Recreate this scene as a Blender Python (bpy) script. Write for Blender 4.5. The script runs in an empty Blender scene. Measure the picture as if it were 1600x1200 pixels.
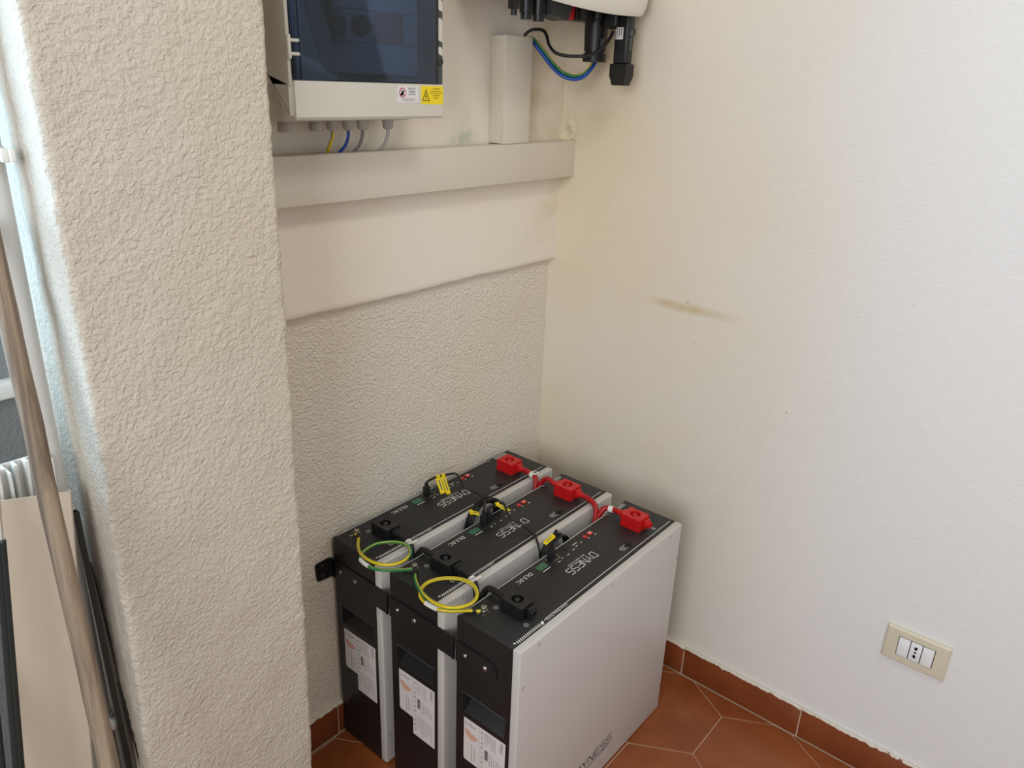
import bpy, bmesh, math, random
from mathutils import Vector, Matrix, noise as mnoise
random.seed(7)
S = bpy.context.scene
COL = S.collection

# ------------------------------------------------------------------ camera
CAM = Vector((-1.5138, -1.1414, 1.4063)); YAW, PIT, ROL, FPX = 0.6881, -0.3764, 0.037, 1194.32
FW = Vector((math.cos(PIT) * math.cos(YAW), math.cos(PIT) * math.sin(YAW), math.sin(PIT)))
_r = Vector((math.sin(YAW), -math.cos(YAW), 0)); _u = _r.cross(FW)
RT = _r * math.cos(ROL) + _u * math.sin(ROL); UP = _u * math.cos(ROL) - _r * math.sin(ROL)
cd = bpy.data.cameras.new('camera'); cam = bpy.data.objects.new('camera', cd); COL.objects.link(cam)
cd.sensor_fit = 'HORIZONTAL'; cd.sensor_width = 36; cd.lens = FPX / 1600 * 36; cd.clip_start = .02
m = Matrix((RT, UP, -FW)).transposed().to_4x4(); m.translation = CAM; cam.matrix_world = m
S.camera = cam

# ------------------------------------------------------------------ light
W = bpy.data.worlds.new('sky'); S.world = W; W.use_nodes = True
bg = W.node_tree.nodes['Background']
bg.inputs['Color'].default_value = (.80, .91, 1, 1); bg.inputs['Strength'].default_value = 1.6
def portal_light(name, loc, rot, sx, sy, power, color):
    d = bpy.data.lights.new(name, 'AREA'); d.shape = 'RECTANGLE'; d.size = sx; d.size_y = sy
    d.energy = power; d.color = color
    o = bpy.data.objects.new(name, d); o.location = loc; o.rotation_euler = rot; COL.objects.link(o); return o
R90 = math.pi / 2
# daylight coming in at the room's windows
portal_light('daylight_side_window', (-3.16, -1.60, 1.68), (0, -R90, 0), 1.35, 1.3, 50, (.93, .97, 1))
portal_light('daylight_niche_window', (-1.62, .02, 1.60), (-R90, 0, 0), .70, 1.15, 16, (.50, .76, 1))
S.view_settings.view_transform = 'Standard'; S.view_settings.look = 'None'
S.view_settings.exposure = -.36; S.view_settings.gamma = 1; S.view_settings.use_curve_mapping = False

# ------------------------------------------------------------------ helpers
def at(px, py, x=None, y=None, z=None):
    d = FW + RT * ((px - 800) / FPX) - UP * ((py - 600) / FPX)
    t = (x - CAM.x) / d.x if x is not None else (y - CAM.y) / d.y if y is not None else (z - CAM.z) / d.z
    return CAM + d * t

def srgb(r, g, b):
    f = lambda c: ((c / 255) / 12.92 if c / 255 <= .04045 else ((c / 255 + .055) / 1.055) ** 2.4)
    return (f(r), f(g), f(b), 1)

MATS = {}
def mat(name, col, rough=.5, metal=0, bump=None, var=0, spec=.5, coat=0):
    """plain material; bump=(scale, strength, distance); var = colour noise amount"""
    if name in MATS: return MATS[name]
    M = bpy.data.materials.new(name); M.use_nodes = True; nt = M.node_tree; b = nt.nodes['Principled BSDF']
    c = col if len(col) == 4 else (*col, 1)
    b.inputs['Base Color'].default_value = c; b.inputs['Roughness'].default_value = rough
    b.inputs['Metallic'].default_value = metal; b.inputs['Specular IOR Level'].default_value = spec
    if coat: b.inputs['Coat Weight'].default_value = coat
    tc = nt.nodes.new('ShaderNodeTexCoord')
    if var:
        n = nt.nodes.new('ShaderNodeTexNoise'); n.inputs['Scale'].default_value = 9; n.inputs['Detail'].default_value = 6
        mx = nt.nodes.new('ShaderNodeMix'); mx.data_type = 'RGBA'
        mx.inputs['A'].default_value = tuple(v * (1 - var) for v in c[:3]) + (1,)
        mx.inputs['B'].default_value = tuple(min(1, v * (1 + var)) for v in c[:3]) + (1,)
        nt.links.new(tc.outputs['Object'], n.inputs['Vector']); nt.links.new(n.outputs['Fac'], mx.inputs['Factor'])
        nt.links.new(mx.outputs['Result'], b.inputs['Base Color'])
    if bump:
        n2 = nt.nodes.new('ShaderNodeTexNoise'); n2.inputs['Scale'].default_value = bump[0]; n2.inputs['Detail'].default_value = 3
        bp = nt.nodes.new('ShaderNodeBump'); bp.inputs['Strength'].default_value = bump[1]; bp.inputs['Distance'].default_value = bump[2]
        nt.links.new(tc.outputs['Object'], n2.inputs['Vector']); nt.links.new(n2.outputs['Fac'], bp.inputs['Height'])
        nt.links.new(bp.outputs['Normal'], b.inputs['Normal'])
    MATS[name] = M; return M

class NT:
    """small node-graph writer for the walls"""
    def __init__(s, name):
        s.M = bpy.data.materials.new(name); s.M.use_nodes = True; s.t = s.M.node_tree; s.b = s.t.nodes['Principled BSDF']
        s.geo = s.t.nodes.new('ShaderNodeNewGeometry'); s.pos = s.geo.outputs['Position']
        sp = s.t.nodes.new('ShaderNodeSeparateXYZ'); s.t.links.new(s.pos, sp.inputs[0]); s.x, s.y, s.z = sp.outputs
        MATS[name] = s.M
    def link(s, a, b): s.t.links.new(a, b)
    def math(s, op, a, b=None, c=None):
        n = s.t.nodes.new('ShaderNodeMath'); n.operation = op
        for i, v in enumerate((a, b, c)):
            if v is None: continue
            if isinstance(v, (int, float)): n.inputs[i].default_value = v
            else: s.link(v, n.inputs[i])
        return n.outputs[0]
    def noise(s, scale, detail=3, rough=.5, dist=0, vec=None):
        n = s.t.nodes.new('ShaderNodeTexNoise'); n.inputs['Scale'].default_value = scale; n.inputs['Detail'].default_value = detail
        n.inputs['Roughness'].default_value = rough; n.inputs['Distortion'].default_value = dist
        s.link(vec or s.pos, n.inputs['Vector']); return n.outputs['Fac']
    def scaled(s, v):
        n = s.t.nodes.new('ShaderNodeVectorMath'); n.operation = 'MULTIPLY'; n.inputs[1].default_value = v; s.link(s.pos, n.inputs[0]); return n.outputs[0]
    def ramp(s, f, lo, hi, a=0., b=1.):
        n = s.t.nodes.new('ShaderNodeMapRange'); n.clamp = True; n.interpolation_type = 'SMOOTHSTEP'
        s.link(f, n.inputs[0])
        for i, v in enumerate((lo, hi, a, b)): n.inputs[i + 1].default_value = v
        return n.outputs[0]
    def mix(s, f, a, b):
        n = s.t.nodes.new('ShaderNodeMix'); n.data_type = 'RGBA'
        if isinstance(f, (int, float)): n.inputs['Factor'].default_value = f
        else: s.link(f, n.inputs['Factor'])
        for k, v in (('A', a), ('B', b)):
            if isinstance(v, tuple): n.inputs[k].default_value = v if len(v) == 4 else (*v, 1)
            else: s.link(v, n.inputs[k])
        return n.outputs['Result']
    def bump(s, h, strength, dist, normal=None):
        n = s.t.nodes.new('ShaderNodeBump'); n.inputs['Distance'].default_value = dist
        if isinstance(strength, (int, float)): n.inputs['Strength'].default_value = strength
        else: s.link(strength, n.inputs['Strength'])
        s.link(h, n.inputs['Height'])
        if normal: s.link(normal, n.inputs['Normal'])
        return n.outputs['Normal']
    def done(s, col, rough, nrm=None):
        if isinstance(col, tuple): s.b.inputs['Base Color'].default_value = col
        else: s.link(col, s.b.inputs['Base Color'])
        if isinstance(rough, (int, float)): s.b.inputs['Roughness'].default_value = rough
        else: s.link(rough, s.b.inputs['Roughness'])
        if nrm: s.link(nrm, s.b.inputs['Normal'])
        return s.M

class MB:
    """collects shapes, builds one mesh object"""
    def __init__(s): s.v = []; s.f = []; s.uv = {}
    def add(s, vs, fs):
        o = len(s.v); s.v += [tuple(v) for v in vs]; s.f += [tuple(i + o for i in f) for f in fs]; return s
    def box(s, a, b, bev=0, seg=2):
        x0, x1 = sorted((a[0], b[0])); y0, y1 = sorted((a[1], b[1])); z0, z1 = sorted((a[2], b[2]))
        bm = bmesh.new(); bmesh.ops.create_cube(bm, size=1)
        for v in bm.verts: v.co = Vector(((x0 + x1) / 2 + v.co.x * (x1 - x0), (y0 + y1) / 2 + v.co.y * (y1 - y0), (z0 + z1) / 2 + v.co.z * (z1 - z0)))
        if bev: bmesh.ops.bevel(bm, geom=bm.edges[:], offset=bev, segments=seg, affect='EDGES', profile=.5)
        return s.bm(bm)
    def bm(s, bm):
        bm.verts.index_update(); s.add([v.co[:] for v in bm.verts], [[v.index for v in f.verts] for f in bm.faces]); bm.free(); return s
    def cyl(s, p0, p1, r, n=16, r1=None, caps=True):
        p0 = Vector(p0); p1 = Vector(p1); d = (p1 - p0).normalized(); a = d.orthogonal().normalized(); b = d.cross(a); r1 = r if r1 is None else r1
        vs = [p + (a * math.cos(2 * math.pi * i / n) + b * math.sin(2 * math.pi * i / n)) * rr for p, rr in ((p0, r), (p1, r1)) for i in range(n)]
        fs = [(i, (i + 1) % n, n + (i + 1) % n, n + i) for i in range(n)]
        if caps: fs += [tuple(range(n))[::-1], tuple(range(n, 2 * n))]
        return s.add(vs, fs)
    def lathe(s, p0, axis, prof, n=24):
        """prof = [(distance along axis, radius)...]"""
        p0 = Vector(p0); d = Vector(axis).normalized(); a = d.orthogonal().normalized(); b = d.cross(a); vs = []; fs = []
        for h, r in prof: vs += [p0 + d * h + (a * math.cos(2 * math.pi * i / n) + b * math.sin(2 * math.pi * i / n)) * max(r, 1e-5) for i in range(n)]
        for k in range(len(prof) - 1):
            for i in range(n): j = (i + 1) % n; fs.append((k * n + i, k * n + j, (k + 1) * n + j, (k + 1) * n + i))
        fs += [tuple(range(n))[::-1], tuple(range((len(prof) - 1) * n, len(prof) * n))]
        return s.add(vs, fs)
    def prism(s, poly, fn0, fn1):
        n = len(poly); vs = [fn0(*q) for q in poly] + [fn1(*q) for q in poly]
        fs = [tuple(range(n))[::-1], tuple(range(n, 2 * n))] + [(i, (i + 1) % n, n + (i + 1) % n, n + i) for i in range(n)]
        return s.add(vs, fs)
    def tube(s, pts, r, n=10, sub=6, ref=None):
        P = smooth(pts, sub) if sub > 1 else [Vector(q) for q in pts]
        o = len(s.v); a = None; vs = []; N = len(P); acc = 0
        for i, q in enumerate(P):
            d = (P[min(i + 1, N - 1)] - P[max(i - 1, 0)]).normalized()
            a = d.orthogonal().normalized() if a is None else (a - d * a.dot(d)).normalized()
            if ref is not None: a = (ref - d * ref.dot(d)).normalized()
            b = d.cross(a); acc += (q - P[max(i - 1, 0)]).length
            for k in range(n):
                t = 2 * math.pi * k / n; vs.append(q + (a * math.cos(t) + b * math.sin(t)) * r)
                s.uv[o + i * n + k] = (k / n, acc)
        fs = [(i * n + k, i * n + (k + 1) % n, (i + 1) * n + (k + 1) % n, (i + 1) * n + k) for i in range(N - 1) for k in range(n)]
        fs += [tuple(range(n))[::-1], tuple(range((N - 1) * n, N * n))]
        return s.add(vs, fs)
    def ribbon(s, pts, w, fn, closed=False):
        """flat stroke in 2-D mapped by fn(u, v)"""
        P = [Vector(q) for q in pts]; N = len(P); segs = N if closed else N - 1
        L, R = [], []
        for i in range(N):
            d0 = (P[i] - P[i - 1]) if (i > 0 or closed) else (P[1] - P[0]); d1 = (P[(i + 1) % N] - P[i]) if (i < N - 1 or closed) else d0
            d0 = d0.normalized(); d1 = d1.normalized(); n0 = Vector((-d0.y, d0.x)); n1 = Vector((-d1.y, d1.x)); nn = (n0 + n1)
            nn = nn.normalized() if nn.length > 1e-4 else n0; k = w / 2 / max(.4, nn.dot(n0)); L.append(P[i] + nn * k); R.append(P[i] - nn * k)
        return s.add([fn(*q) for q in L] + [fn(*q) for q in R], [(i, (i + 1) % N, N + (i + 1) % N, N + i) for i in range(segs)])
    def quad(s, u0, v0, u1, v1, fn): return s.add([fn(u0, v0), fn(u1, v0), fn(u1, v1), fn(u0, v1)], [(0, 1, 2, 3)])
    def ring(s, cu, cv, r, w, fn, n=20, a0=0, a1=2 * math.pi):
        full = abs(a1 - a0 - 2 * math.pi) < 1e-6; k = n if full else n + 1
        return s.ribbon([(cu + r * math.cos(a0 + (a1 - a0) * i / n), cv + r * math.sin(a0 + (a1 - a0) * i / n)) for i in range(k)], w, fn, closed=full)
    def text(s, txt, size, fn, align='LEFT', sx=1):
        vs, fs = glyphs(txt, align); return s.add([fn(a * size * sx, b * size) for a, b in vs], fs)
    def build(s, name, m, parent=None, smooth_angle=35, origin=None):
        me = bpy.data.meshes.new(name); vs = s.v
        if origin is not None: vs = [tuple(Vector(v) - Vector(origin)) for v in vs]
        me.from_pydata(vs, [], s.f); me.validate()
        if s.uv:
            ul = me.uv_layers.new(name='UVMap')
            for lp in me.loops: ul.data[lp.index].uv = s.uv.get(lp.vertex_index, (0, 0))
        bm = bmesh.new(); bm.from_mesh(me); bmesh.ops.recalc_face_normals(bm, faces=bm.faces[:]); bm.to_mesh(me); bm.free()
        if smooth_angle: me.shade_smooth(); me.set_sharp_from_angle(angle=math.radians(smooth_angle))
        me.materials.append(m if not isinstance(m, str) else MATS[m])
        o = bpy.data.objects.new(name, me); COL.objects.link(o)
        if origin is not None: o.location = origin
        if parent is not None: o.parent = parent
        return o

def smooth(pts, k):
    P = [Vector(q) for q in pts]; out = []
    for i in range(len(P) - 1):
        a = P[max(i - 1, 0)]; b = P[i]; c = P[i + 1]; d = P[min(i + 2, len(P) - 1)]
        for j in range(k):
            t = j / k; out.append(.5 * ((2 * b) + (c - a) * t + (2 * a - 5 * b + 4 * c - d) * t * t + (3 * b - a - 3 * c + d) * t ** 3))
    out.append(P[-1]); return out

_G = {}
def glyphs(txt, align):
    if (txt, align) in _G: return _G[(txt, align)]
    c = bpy.data.curves.new('t', 'FONT'); c.body = txt; c.align_x = align; c.size = 1.4; c.resolution_u = 2
    o = bpy.data.objects.new('t', c); COL.objects.link(o); bpy.context.view_layer.update()
    me = o.evaluated_get(bpy.context.evaluated_depsgraph_get()).to_mesh()
    r = ([(v.co.x, v.co.y) for v in me.vertices], [tuple(f.vertices) for f in me.polygons])
    bpy.data.objects.remove(o); bpy.data.curves.remove(c); _G[(txt, align)] = r; return r

def tag(o, label, cat=None, group=None, kind=None):
    if label: o['label'] = label
    if cat: o['category'] = cat
    if group: o['group'] = group
    if kind: o['kind'] = kind
    return o
def thing(name, loc, label, cat, group=None):
    o = bpy.data.objects.new(name, None); o.location = loc; o.empty_display_size = .05; COL.objects.link(o); return tag(o, label, cat, group)
def struct(o, label=None, cat=None): o['kind'] = 'structure'; return tag(o, label, cat)

# ------------------------------------------------------------------ wall materials
PAINT = srgb(226, 220, 205)
def stucco_mat():
    n = NT('rough_plaster')
    z = n.z
    yel = n.ramp(n.noise(2.2, 4), .45, .75)
    col = n.mix(n.math('MULTIPLY', yel, .5), srgb(208, 199, 185), srgb(204, 191, 167))
    h = n.math('ADD', n.noise(165, 2, .5, .5), n.math('MULTIPLY', n.noise(70, 2), .3))
    return n.done(col, .75, n.bump(h, .7, .0050))
def backwall_mat():
    n = NT('back_wall_plaster')
    rough = n.ramp(n.z, .99, 1.005, 1, 0)                       # coarse plaster under the ledge, skimmed above it
    yel = n.ramp(n.noise(2.6, 5), .42, .72)
    dampness = n.math('MULTIPLY', n.ramp(n.x, -.32, -.05, 0, 1), n.ramp(n.z, .95, 1.25, 0, 1))
    col = n.mix(n.math('MULTIPLY', yel, .55), srgb(242, 234, 220), srgb(238, 225, 196))
    col = n.mix(n.math('MULTIPLY', n.math('MULTIPLY', dampness, n.ramp(n.noise(14, 5), .45, .7)), .5), col, srgb(206, 190, 150))
    gs = n.math('MULTIPLY', n.ramp(n.math('ABSOLUTE', n.math('ADD', n.x, .335)), 0, .06, 1, 0), n.math('MULTIPLY', n.ramp(n.z, 1.27, 1.29), n.ramp(n.z, 1.30, 1.37, 1, 0)))
    col = n.mix(n.math('MULTIPLY', gs, n.ramp(n.noise(30, 5), .35, .7, .1, .75)), col, srgb(172, 184, 168))
    h = n.math('ADD', n.noise(175, 2, .5, .5), n.math('MULTIPLY', n.noise(70, 2), .3))
    h2 = n.noise(45, 4, .6)
    nr = n.bump(h2, .12, .003)
    return n.done(col, .75, n.bump(h, n.math('ADD', n.math('MULTIPLY', rough, .62), .08), .0060, nr))
def rightwall_mat():
    n = NT('right_wall_paint')
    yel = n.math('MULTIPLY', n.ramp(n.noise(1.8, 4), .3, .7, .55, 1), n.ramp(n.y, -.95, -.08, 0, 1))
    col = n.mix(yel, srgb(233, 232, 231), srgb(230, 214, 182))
    # a smeared yellow-brown scuff
    c = n.math('ADD', .952, n.math('MULTIPLY', n.math('SUBTRACT', n.noise(7, 2), .5), .014))
    dz = n.math('ABSOLUTE', n.math('SUBTRACT', n.z, c))
    along = n.math('MULTIPLY', n.ramp(n.y, -.55, -.40), n.ramp(n.y, -.36, -.27, 1, 0))
    sc = n.math('MULTIPLY', n.math('MULTIPLY', n.ramp(dz, .0005, .016, 1, 0), along), n.ramp(n.noise(38, 5), .25, .6, .45, 1))
    col = n.mix(n.math('MULTIPLY', sc, .62), col, srgb(196, 170, 112))
    # streak in the corner above the trunking
    ds = n.math('MULTIPLY', n.ramp(n.math('ABSOLUTE', n.math('ADD', n.y, .045)), .0, .03, 1, 0), n.math('MULTIPLY', n.ramp(n.z, 1.27, 1.29), n.ramp(n.z, 1.29, 1.36, 1, 0)))
    col = n.mix(n.math('MULTIPLY', ds, n.ramp(n.noise(50, 5), .4, .65, 0, .7)), col, srgb(140, 122, 84))
    spots = n.ramp(n.noise(70, 1), .80, .83)
    col = n.mix(n.math('MULTIPLY', spots, .5), col, srgb(120, 108, 95))
    h = n.math('ADD', n.noise(240, 3, .6), n.math('MULTIPLY', n.noise(50, 3), .8))
    return n.done(col, .6, n.bump(h, .3, .003))
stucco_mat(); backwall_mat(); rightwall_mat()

def tile_mat(name, c0, c1):
    n = NT(name)
    col = n.mix(n.ramp(n.noise(7, 6, .6), .3, .72), c0, c1)
    col = n.mix(n.math('MULTIPLY', n.ramp(n.noise(3.2, 4), .55, .75), .28), col, srgb(150, 120, 96))
    dust = n.ramp(n.noise(160, 2), .74, .77)
    col = n.mix(n.math('MULTIPLY', dust, .55), col, srgb(205, 190, 170))
    return n.done(col, n.ramp(n.noise(6, 5), .3, .7, .24, .42), n.bump(n.noise(35, 4), .08, .002))
tile_mat('terracotta_tile', srgb(128, 66, 30), srgb(150, 82, 42))
def skirting_mat():
    n = NT('skirting_tile')
    col = n.mix(n.ramp(n.noise(8, 5), .3, .72), srgb(122, 61, 31), srgb(140, 74, 40))
    edge = n.math('ADD', n.z, n.math('MULTIPLY', n.math('SUBTRACT', n.noise(70, 4, .7), .5), .016))
    col = n.mix(n.ramp(edge, .0795, .0815), col, srgb(222, 214, 200))          # slopped wall paint along the top
    speck = n.ramp(n.noise(90, 2), .76, .79)
    col = n.mix(n.math('MULTIPLY', speck, .7), col, srgb(215, 205, 190))
    return n.done(col, .34, n.bump(n.noise(40, 4), .08, .002))
skirting_mat()
mat('grout', srgb(205, 186, 164), .9, bump=(120, .3, .001))
mat('ceiling_paint', srgb(232, 228, 220), .9)
mat('white_plastic', srgb(232, 230, 224), .4)
mat('trunking_plastic', srgb(220, 212, 196), .38, var=.015)
mat('black_steel', srgb(26, 26, 28), .42, bump=(900, .15, .0004))
mat('black_top', srgb(34, 34, 35), .5, bump=(700, .1, .0004))
mat('black_plastic', srgb(22, 22, 24), .42)
mat('black_rubber', srgb(18, 18, 19), .5)
mat('white_shell', srgb(203, 199, 194), .42, bump=(600, .1, .0004))
mat('red_plastic', srgb(196, 22, 24), .34)
mat('red_cable', srgb(168, 14, 22), .4)
mat('steel', srgb(190, 188, 182), .28, 1)
mat('dark_hole', (.004, .004, .004, 1), .7)
mat('print_white', srgb(235, 235, 232), .6)
mat('print_grey', srgb(150, 150, 150), .6)
mat('print_black', srgb(20, 18, 18), .6)
mat('paper_white', srgb(226, 222, 220), .5)
mat('print_text', srgb(120, 112, 112), .7)
mat('print_orange', srgb(222, 112, 44), .6)
mat('tag_yellow', srgb(242, 214, 10), .45)
mat('tag_white', srgb(232, 230, 224), .45)
mat('green_led', srgb(34, 98, 62), .35)
mat('green_line', srgb(120, 170, 140), .5)
mat('dip_red', srgb(190, 50, 44), .45)
mat('dip_pink', srgb(240, 150, 140), .45)
mat('box_plastic', srgb(208, 204, 192), .3, spec=.5)
mat('gland_plastic', srgb(176, 174, 166), .45)
mat('blue_wire', srgb(24, 74, 168), .35)
mat('grey_wire', srgb(132, 130, 128), .4)
mat('lightgrey_wire', srgb(184, 182, 176), .4)
mat('inverter_white', srgb(226, 222, 210), .3)
mat('dark_grey_plastic', srgb(62, 66, 68), .45)
mat('socket_plate', srgb(214, 207, 184), .36)
mat('socket_module', srgb(238, 238, 240), .3)
mat('aluminium', srgb(126, 124, 120), .38, .85)
mat('dark_profile', srgb(62, 66, 64), .4, .6)
mat('pvc_pipe', srgb(214, 214, 212), .35)
mat('conduit_lid', srgb(206, 192, 174), .4)

def stripe_mat(name, ga, gb, v0, v1, p0, p1, width):
    """two-colour insulation; the green half turns from phase p0 to p1 between lengths v0 and v1"""
    M = bpy.data.materials.new(name); M.use_nodes = True; t = M.node_tree; b = t.nodes['Principled BSDF']; b.inputs['Roughness'].default_value = .32
    uv = t.nodes.new('ShaderNodeUVMap'); sp = t.nodes.new('ShaderNodeSeparateXYZ'); t.links.new(uv.outputs[0], sp.inputs[0])
    mr = t.nodes.new('ShaderNodeMapRange'); t.links.new(sp.outputs[1], mr.inputs[0])
    for i, v in enumerate((v0, v1, p0, p1)): mr.inputs[i + 1].default_value = v
    s = t.nodes.new('ShaderNodeMath'); s.operation = 'SUBTRACT'; t.links.new(sp.outputs[0], s.inputs[0]); t.links.new(mr.outputs[0], s.inputs[1])
    f = t.nodes.new('ShaderNodeMath'); f.operation = 'WRAP'; t.links.new(s.outputs[0], f.inputs[0]); f.inputs[1].default_value = .5; f.inputs[2].default_value = -.5
    ab = t.nodes.new('ShaderNodeMath'); ab.operation = 'ABSOLUTE'; t.links.new(f.outputs[0], ab.inputs[0])
    g = t.nodes.new('ShaderNodeMath'); g.operation = 'LESS_THAN'; t.links.new(ab.outputs[0], g.inputs[0]); g.inputs[1].default_value = width
    mx = t.nodes.new('ShaderNodeMix'); mx.data_type = 'RGBA'; mx.inputs['A'].default_value = ga; mx.inputs['B'].default_value = gb
    t.links.new(g.outputs[0], mx.inputs['Factor']); t.links.new(mx.outputs['Result'], b.inputs['Base Color']); MATS[name] = M; return M
YEL, GRN = srgb(226, 196, 24), srgb(26, 122, 70)
stripe_mat('earth_wire', YEL, GRN, .205, .26, .5, 0, .27)
stripe_mat('earth_wire_b', YEL, GRN, .02, .14, .02, .42, .22)
stripe_mat('earth_wire_c', YEL, GRN, 0, 1, .25, .35, .22)

def wood_mat():
    n = NT('weathered_wood')
    KX, KY = -.110, -.275
    cv = n.t.nodes.new('ShaderNodeCombineXYZ'); n.link(n.math('MULTIPLY', n.math('ADD', n.x, n.math('MULTIPLY', n.z, KX)), 70), cv.inputs[0]); n.link(n.math('MULTIPLY', n.math('ADD', n.y, n.math('MULTIPLY', n.z, KY)), 70), cv.inputs[1]); n.link(n.math('MULTIPLY', n.z, 4), cv.inputs[2]); v = cv.outputs[0]
    col = n.mix(n.ramp(n.noise(1, 6, .65, .6, v), .3, .7), srgb(96, 80, 66), srgb(158, 138, 116))
    col = n.mix(n.ramp(n.noise(.55, 3, .5, .8, v), .58, .68), col, srgb(92, 60, 36))
    return n.done(col, .65, n.bump(n.noise(1, 4, .6, 0, v), .2, .001))
wood_mat()
def smoked_glass():
    M = bpy.data.materials.new('smoked_door'); M.use_nodes = True; t = M.node_tree; t.nodes.remove(t.nodes['Principled BSDF']); out = t.nodes['Material Output']
    tr = t.nodes.new('ShaderNodeBsdfTransparent'); tr.inputs['Color'].default_value = (.50, .60, .74, 1)
    gl = t.nodes.new('ShaderNodeBsdfGlossy'); gl.inputs['Roughness'].default_value = .06; gl.inputs['Color'].default_value = (.9, .95, 1, 1)
    fr = t.nodes.new('ShaderNodeFresnel'); fr.inputs['IOR'].default_value = 1.45
    mx = t.nodes.new('ShaderNodeMixShader'); t.links.new(fr.outputs[0], mx.inputs[0]); t.links.new(tr.outputs[0], mx.inputs[1]); t.links.new(gl.outputs[0], mx.inputs[2])
    t.links.new(mx.outputs[0], out.inputs['Surface']); MATS['smoked_door'] = M
smoked_glass()

# ------------------------------------------------------------------ room shell
RX0, RY0, RH = -3.2, -4.2, 2.7
BT, BH = .0102, .0835                                           # skirting thickness, height
fl = struct(MB().box((RX0 - .1, RY0 - .1, -.06), (.0, .0, -.0016)).build('floor', 'grout', smooth_angle=0), 'terracotta hexagon tiled floor with pale grout lines', 'floor')
def clip(poly, inside, inter):
    out = []
    for i in range(len(poly)):
        a, b = poly[i - 1], poly[i]
        if inside(b):
            if not inside(a): out.append(inter(a, b))
            out.append(b)
        elif inside(a): out.append(inter(a, b))
    return out
HS = .1466; HX0, HY0 = -.1448, -.5216; hexmesh = None
for i in range(-1, 15):
    for j in range(-16, 4):
        cx = HX0 - 1.5 * HS * i; cy = HY0 + math.sqrt(3) * HS * (j + (.5 if i % 2 else 0))
        if cx < RX0 - .2 or cx < -2.75 or cy < -2.9: continue
        g = .0011; R_ = HS - g
        P = [(cx + R_ * math.cos(k * math.pi / 3), cy + R_ * math.sin(k * math.pi / 3)) for k in range(6)]
        lim = -BT - .0012; n0 = len(P)
        Q = clip(P, lambda q: q[0] <= lim, lambda a, b: (lim, a[1] + (b[1] - a[1]) * (lim - a[0]) / (b[0] - a[0])))
        if Q: Q = clip(Q, lambda q: q[1] <= lim, lambda a, b: (a[0] + (b[0] - a[0]) * (lim - a[1]) / (b[1] - a[1]), lim))
        if len(Q) < 3: continue
        whole = Q == P
        if whole and hexmesh:
            o = bpy.data.objects.new('floor_tile', hexmesh); COL.objects.link(o); o.location = (cx, cy, 0); o.parent = fl; continue
        mb = MB(); n = len(Q); ce = Vector((sum(q[0] for q in Q) / n, sum(q[1] for q in Q) / n))
        ins = [ce + (Vector(q) - ce) * (1 - .0010 / max(.01, (Vector(q) - ce).length)) for q in Q]
        vs = [(q[0], q[1], -.003) for q in Q] + [(q[0], q[1], -.0009) for q in Q] + [(q.x, q.y, 0) for q in ins]
        fs = [(a * n + k, a * n + (k + 1) % n, (a + 1) * n + (k + 1) % n, (a + 1) * n + k) for a in (0, 1) for k in range(n)] + [tuple(range(2 * n, 3 * n))]
        mb.add(vs, fs); o = mb.build('floor_tile', 'terracotta_tile', fl, 0, origin=(cx, cy, 0))
        if whole: hexmesh = o.data

# back wall: thick coarse plaster below, skim coat proud by 20 mm above the ledge
UPY = -.020
prof = [(.25, -.06), (0, -.06), (0, .985), (-.004, .9935), (-.011, .9985), (-.0165, 1.001), (-.0195, 1.006), (UPY, 1.014), (UPY, RH + .05), (.25, RH + .05)]
NXW = 200; mb = MB(); x0, x1 = -1.19, .0; vs = []; fs = []
for i in range(NXW + 1):
    x = x0 + (x1 - x0) * i / NXW
    for k, (y, z) in enumerate(prof):
        w = .0016 * mnoise.noise((x * 22, k * .1, 0)) + .002 * mnoise.noise((x * 5, 3, k * .05)) if 2 <= k <= 7 else 0
        vs.append((x, y, z + w))
n = len(prof)
fs = [(i * n + k, (i + 1) * n + k, (i + 1) * n + (k + 1) % n, i * n + (k + 1) % n) for i in range(NXW) for k in range(n)] + [tuple(range(n)), tuple(range(NXW * n, NXW * n + n))]
mb.add(vs, fs); struct(mb.build('wall_back', 'back_wall_plaster', smooth_angle=50), 'cream plastered recess wall with a horizontal ledge behind the black units', 'wall')
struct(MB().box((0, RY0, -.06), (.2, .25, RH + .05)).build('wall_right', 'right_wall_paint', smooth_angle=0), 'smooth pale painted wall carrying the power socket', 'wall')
struct(MB().box((RX0 - .2, RY0 - .2, RH), (.2, .25, RH + .1)).build('ceiling', 'ceiling_paint', smooth_angle=0), 'plain white ceiling', 'ceiling')
def holed(name, m, axis, c0, c1, u0, u1, z0, z1, hu0, hu1, hz0, hz1, label):
    mb = MB()
    for a, b, c, d in ((u0, hu0, z0, z1), (hu1, u1, z0, z1), (hu0, hu1, z0, hz0), (hu0, hu1, hz1, z1)):
        if axis == 'x': mb.box((c0, a, c), (c1, b, d))
        else: mb.box((a, c0, c), (b, c1, d))
    return struct(mb.build(name, m, smooth_angle=0), label, 'wall')
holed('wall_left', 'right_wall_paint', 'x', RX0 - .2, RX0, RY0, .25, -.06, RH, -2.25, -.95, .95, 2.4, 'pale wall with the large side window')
struct(MB().box((RX0 - .2, RY0 - .2, -.06), (.2, RY0, RH)).build('wall_front', 'right_wall_paint', smooth_angle=0), 'plain pale wall behind the viewer', 'wall')
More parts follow.
